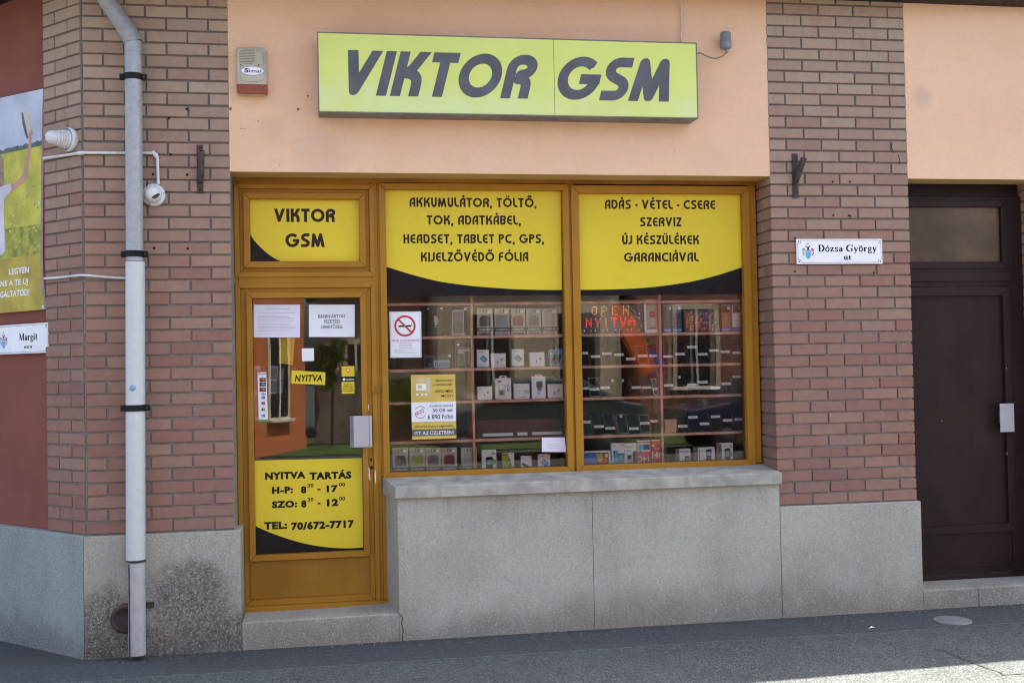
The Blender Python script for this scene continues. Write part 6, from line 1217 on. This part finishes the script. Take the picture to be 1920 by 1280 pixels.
house("pink_house", "sunlit pink house across the street mirrored in the right window", (7.6, -19.0), (17, -19.5), 7, 5.0, "house_pink", [(1, 2, 1.1, 3.0), (3.2, 4.2, 1.1, 3.0), (5.4, 6.4, 1.1, 3.0), (7.4, 8.4, 1.1, 3.0)])
house("rose_house", "small rose-coloured house behind the board fence mirrored in the door glass", (-.2, -20.5), (2.5, -20.5), 4, 3.6, "house_rose", [(.75, 1.15, 0.2, 2.3), (1.7, 2.1, .9, 2.3)], 1.0)
T = MB()
for i in range(22): x = -.25 + i * .125; T.box(x, x + .118, -17.55, -17.52, .05, 1.65 + .05 * math.sin(i * 2.3), "fence_wood")
T.box(-.25, 2.5, -17.6, -17.55, .4, .5, "fence_wood"); T.box(-.25, 2.5, -17.6, -17.55, 1.2, 1.3, "fence_wood"); tag(T.build("board_fence"), "weathered grey board fence between the orange and the cream house", "fence")
def plant(name, label, c, rx, ry, z0, z1, n, trunk, cat):
    rr = random.Random(int(c[0] * 100)); T = thing(name, (*c, 0), label, cat); mb = MB()
    hubs = [Vector((rr.uniform(-.75, .75), rr.uniform(-.75, .75), rr.uniform(-.75, .75))) for _ in range(9)]
    for _ in range(n):
        while True:
            d_ = Vector((rr.uniform(-1, 1), rr.uniform(-1, 1), rr.uniform(-1, 1)))
            d_ = rr.choice(hubs) * .85 + d_ * .36
            if d_.length < 1.15: break
        p = Vector((c[0] + d_.x * rx, c[1] + d_.y * ry, (z0 + z1) / 2 + d_.z * (z1 - z0) / 2)); a = Vector((rr.gauss(0, 1), rr.gauss(0, 1), rr.gauss(0, 1))).normalized() * rr.uniform(.07, .16); b = a.orthogonal().normalized() * rr.uniform(.035, .08)
        mb.add([p - a, p + b, p + a, p - b], [(0, 1, 2, 3)], rr.choice(["leaf", "leaf", "leaf_light"]))
    mb.build("crown", T); mb = MB(); mb.tube([(c[0], c[1], 0), (c[0] + .05, c[1], z0 + .3), (c[0], c[1] + .05, (z0 + z1) / 2)], [trunk, trunk * .8, trunk * .4], "bark", 10); mb.build("trunk", T)
plant("bush", "leafy green bush growing over the board fence", (.12, -17.0), .38, .3, 1.2, 2.5, 420, .04, "bush"); plant("climber", "green climber hanging down the board fence", (1.9, -17.2), .5, .3, .1, 1.5, 700, .03, "climber"); plant("tree", "broad green tree standing behind the board fence", (4.2, -23.5), 1.9, 1.7, 2.2, 6.2, 2200, .14, "tree")
def car(name, label, x0, y0, paint, Lc=4.2):
    T = thing(name, (x0 + Lc / 2, y0, 0), label, "car"); w = 1.65
    prof = [(0, .32), (0, .62), (.06, .80), (.95, .95), (1.65, 1.40), (2.0, 1.45), (3.0, 1.44), (3.75, 1.02), (4.12, .95), (4.2, .6), (4.2, .32)]
    def shell(pr_, ya, yb, mat): m_ = MB(); n = len(pr_); m_.add([(x0 + a, ya, b) for a, b in pr_] + [(x0 + a, yb, b) for a, b in pr_], [tuple(range(n)), tuple(reversed(range(n, 2 * n)))] + [((i + 1) % n, i, n + i, n + (i + 1) % n) for i in range(n)], mat); return m_
    shell(prof, y0 - w / 2, y0 + w / 2, paint).build("body", T, .05, 3)
    for s_ in (-1, 1):
        y = y0 + s_ * (w / 2 + .004)
        for pts in ([(1.15, 1.0), (1.7, 1.34), (2.15, 1.37), (2.15, 1.0)], [(2.22, 1.0), (2.22, 1.37), (2.95, 1.36), (3.5, 1.03)]): m_ = MB(); m_.add([(x0 + a, y, b) for a, b in (pts if s_ > 0 else pts[::-1])], [tuple(range(len(pts)))], "window_dark"); m_.build("side_window", T)
        for wx in (.8, 3.4): m_ = MB(); m_.lathe((x0 + wx, y0 + s_ * (w / 2 - .16), .31), (0, s_, 0), [(0, 0), (0, .31), (.17, .31), (.19, .27), (.185, .2), (.17, 0)], "tyre"); m_.lathe((x0 + wx, y0 + s_ * (w / 2 + .012), .31), (0, s_, 0), [(0, .16), (.015, .14), (.016, 0)], "phone_grey"); m_.build("wheel", T)
car("parked_car", "dark green parked car mirrored in the left window", 1.6, -12.9, "car_green"); car("parked_car", "navy parked car mirrored in the right window", 6.6, -13.3, "car_navy")
T = thing("no_stopping_sign", (6.85, -15.3, 0), "round red and blue no stopping sign mirrored in the right window", "road sign"); mb = MB(); mb.tube([(6.85, -15.33, 0), (6.85, -15.33, 2.1)], .03, "aluminium_dull", 10); mb.build("post", T)
NP = Plane((6.85, -15.28, 0), (-1, 0, 0), (0, 1, 0)); mb = MB(); mb.ell(NP, 0, 1.72, .32, .32, 0, "red_print", 36, .02); mb.ell(NP, 0, 1.72, .25, .25, .003, "blue_print", 36)
for s_ in (-1, 1): mb.stroke(NP, [(-.19, 1.72 - s_ * .19), (.19, 1.72 + s_ * .19)], .06, .005 + .001 * s_, "red_print")
mb.build("disc", T)
T = thing("beach_flag", (5.5, -10.6, 0), "tall orange-red feather flag on a pole mirrored in the right window", "flag"); mb = MB(); mb.tube([(5.65, -10.6, 0), (5.57, -10.6, 1.4), (5.15, -10.6, 2.55), (4.95, -10.6, 2.72)], .014, "phone_silver", 8); mb.build("pole", T); NP = Plane((0, -10.58, 0), (-1, 0, 0), (0, 1, 0)); mb = MB(); mb.slab(NP, [(-5.53, 1.6), (-5.13, 2.5), (-4.87, 2.72), (-4.77, 2.55), (-4.93, 2.2), (-5.31, 1.5)], 0, .004, "banner_orange"); mb.build("cloth", T)
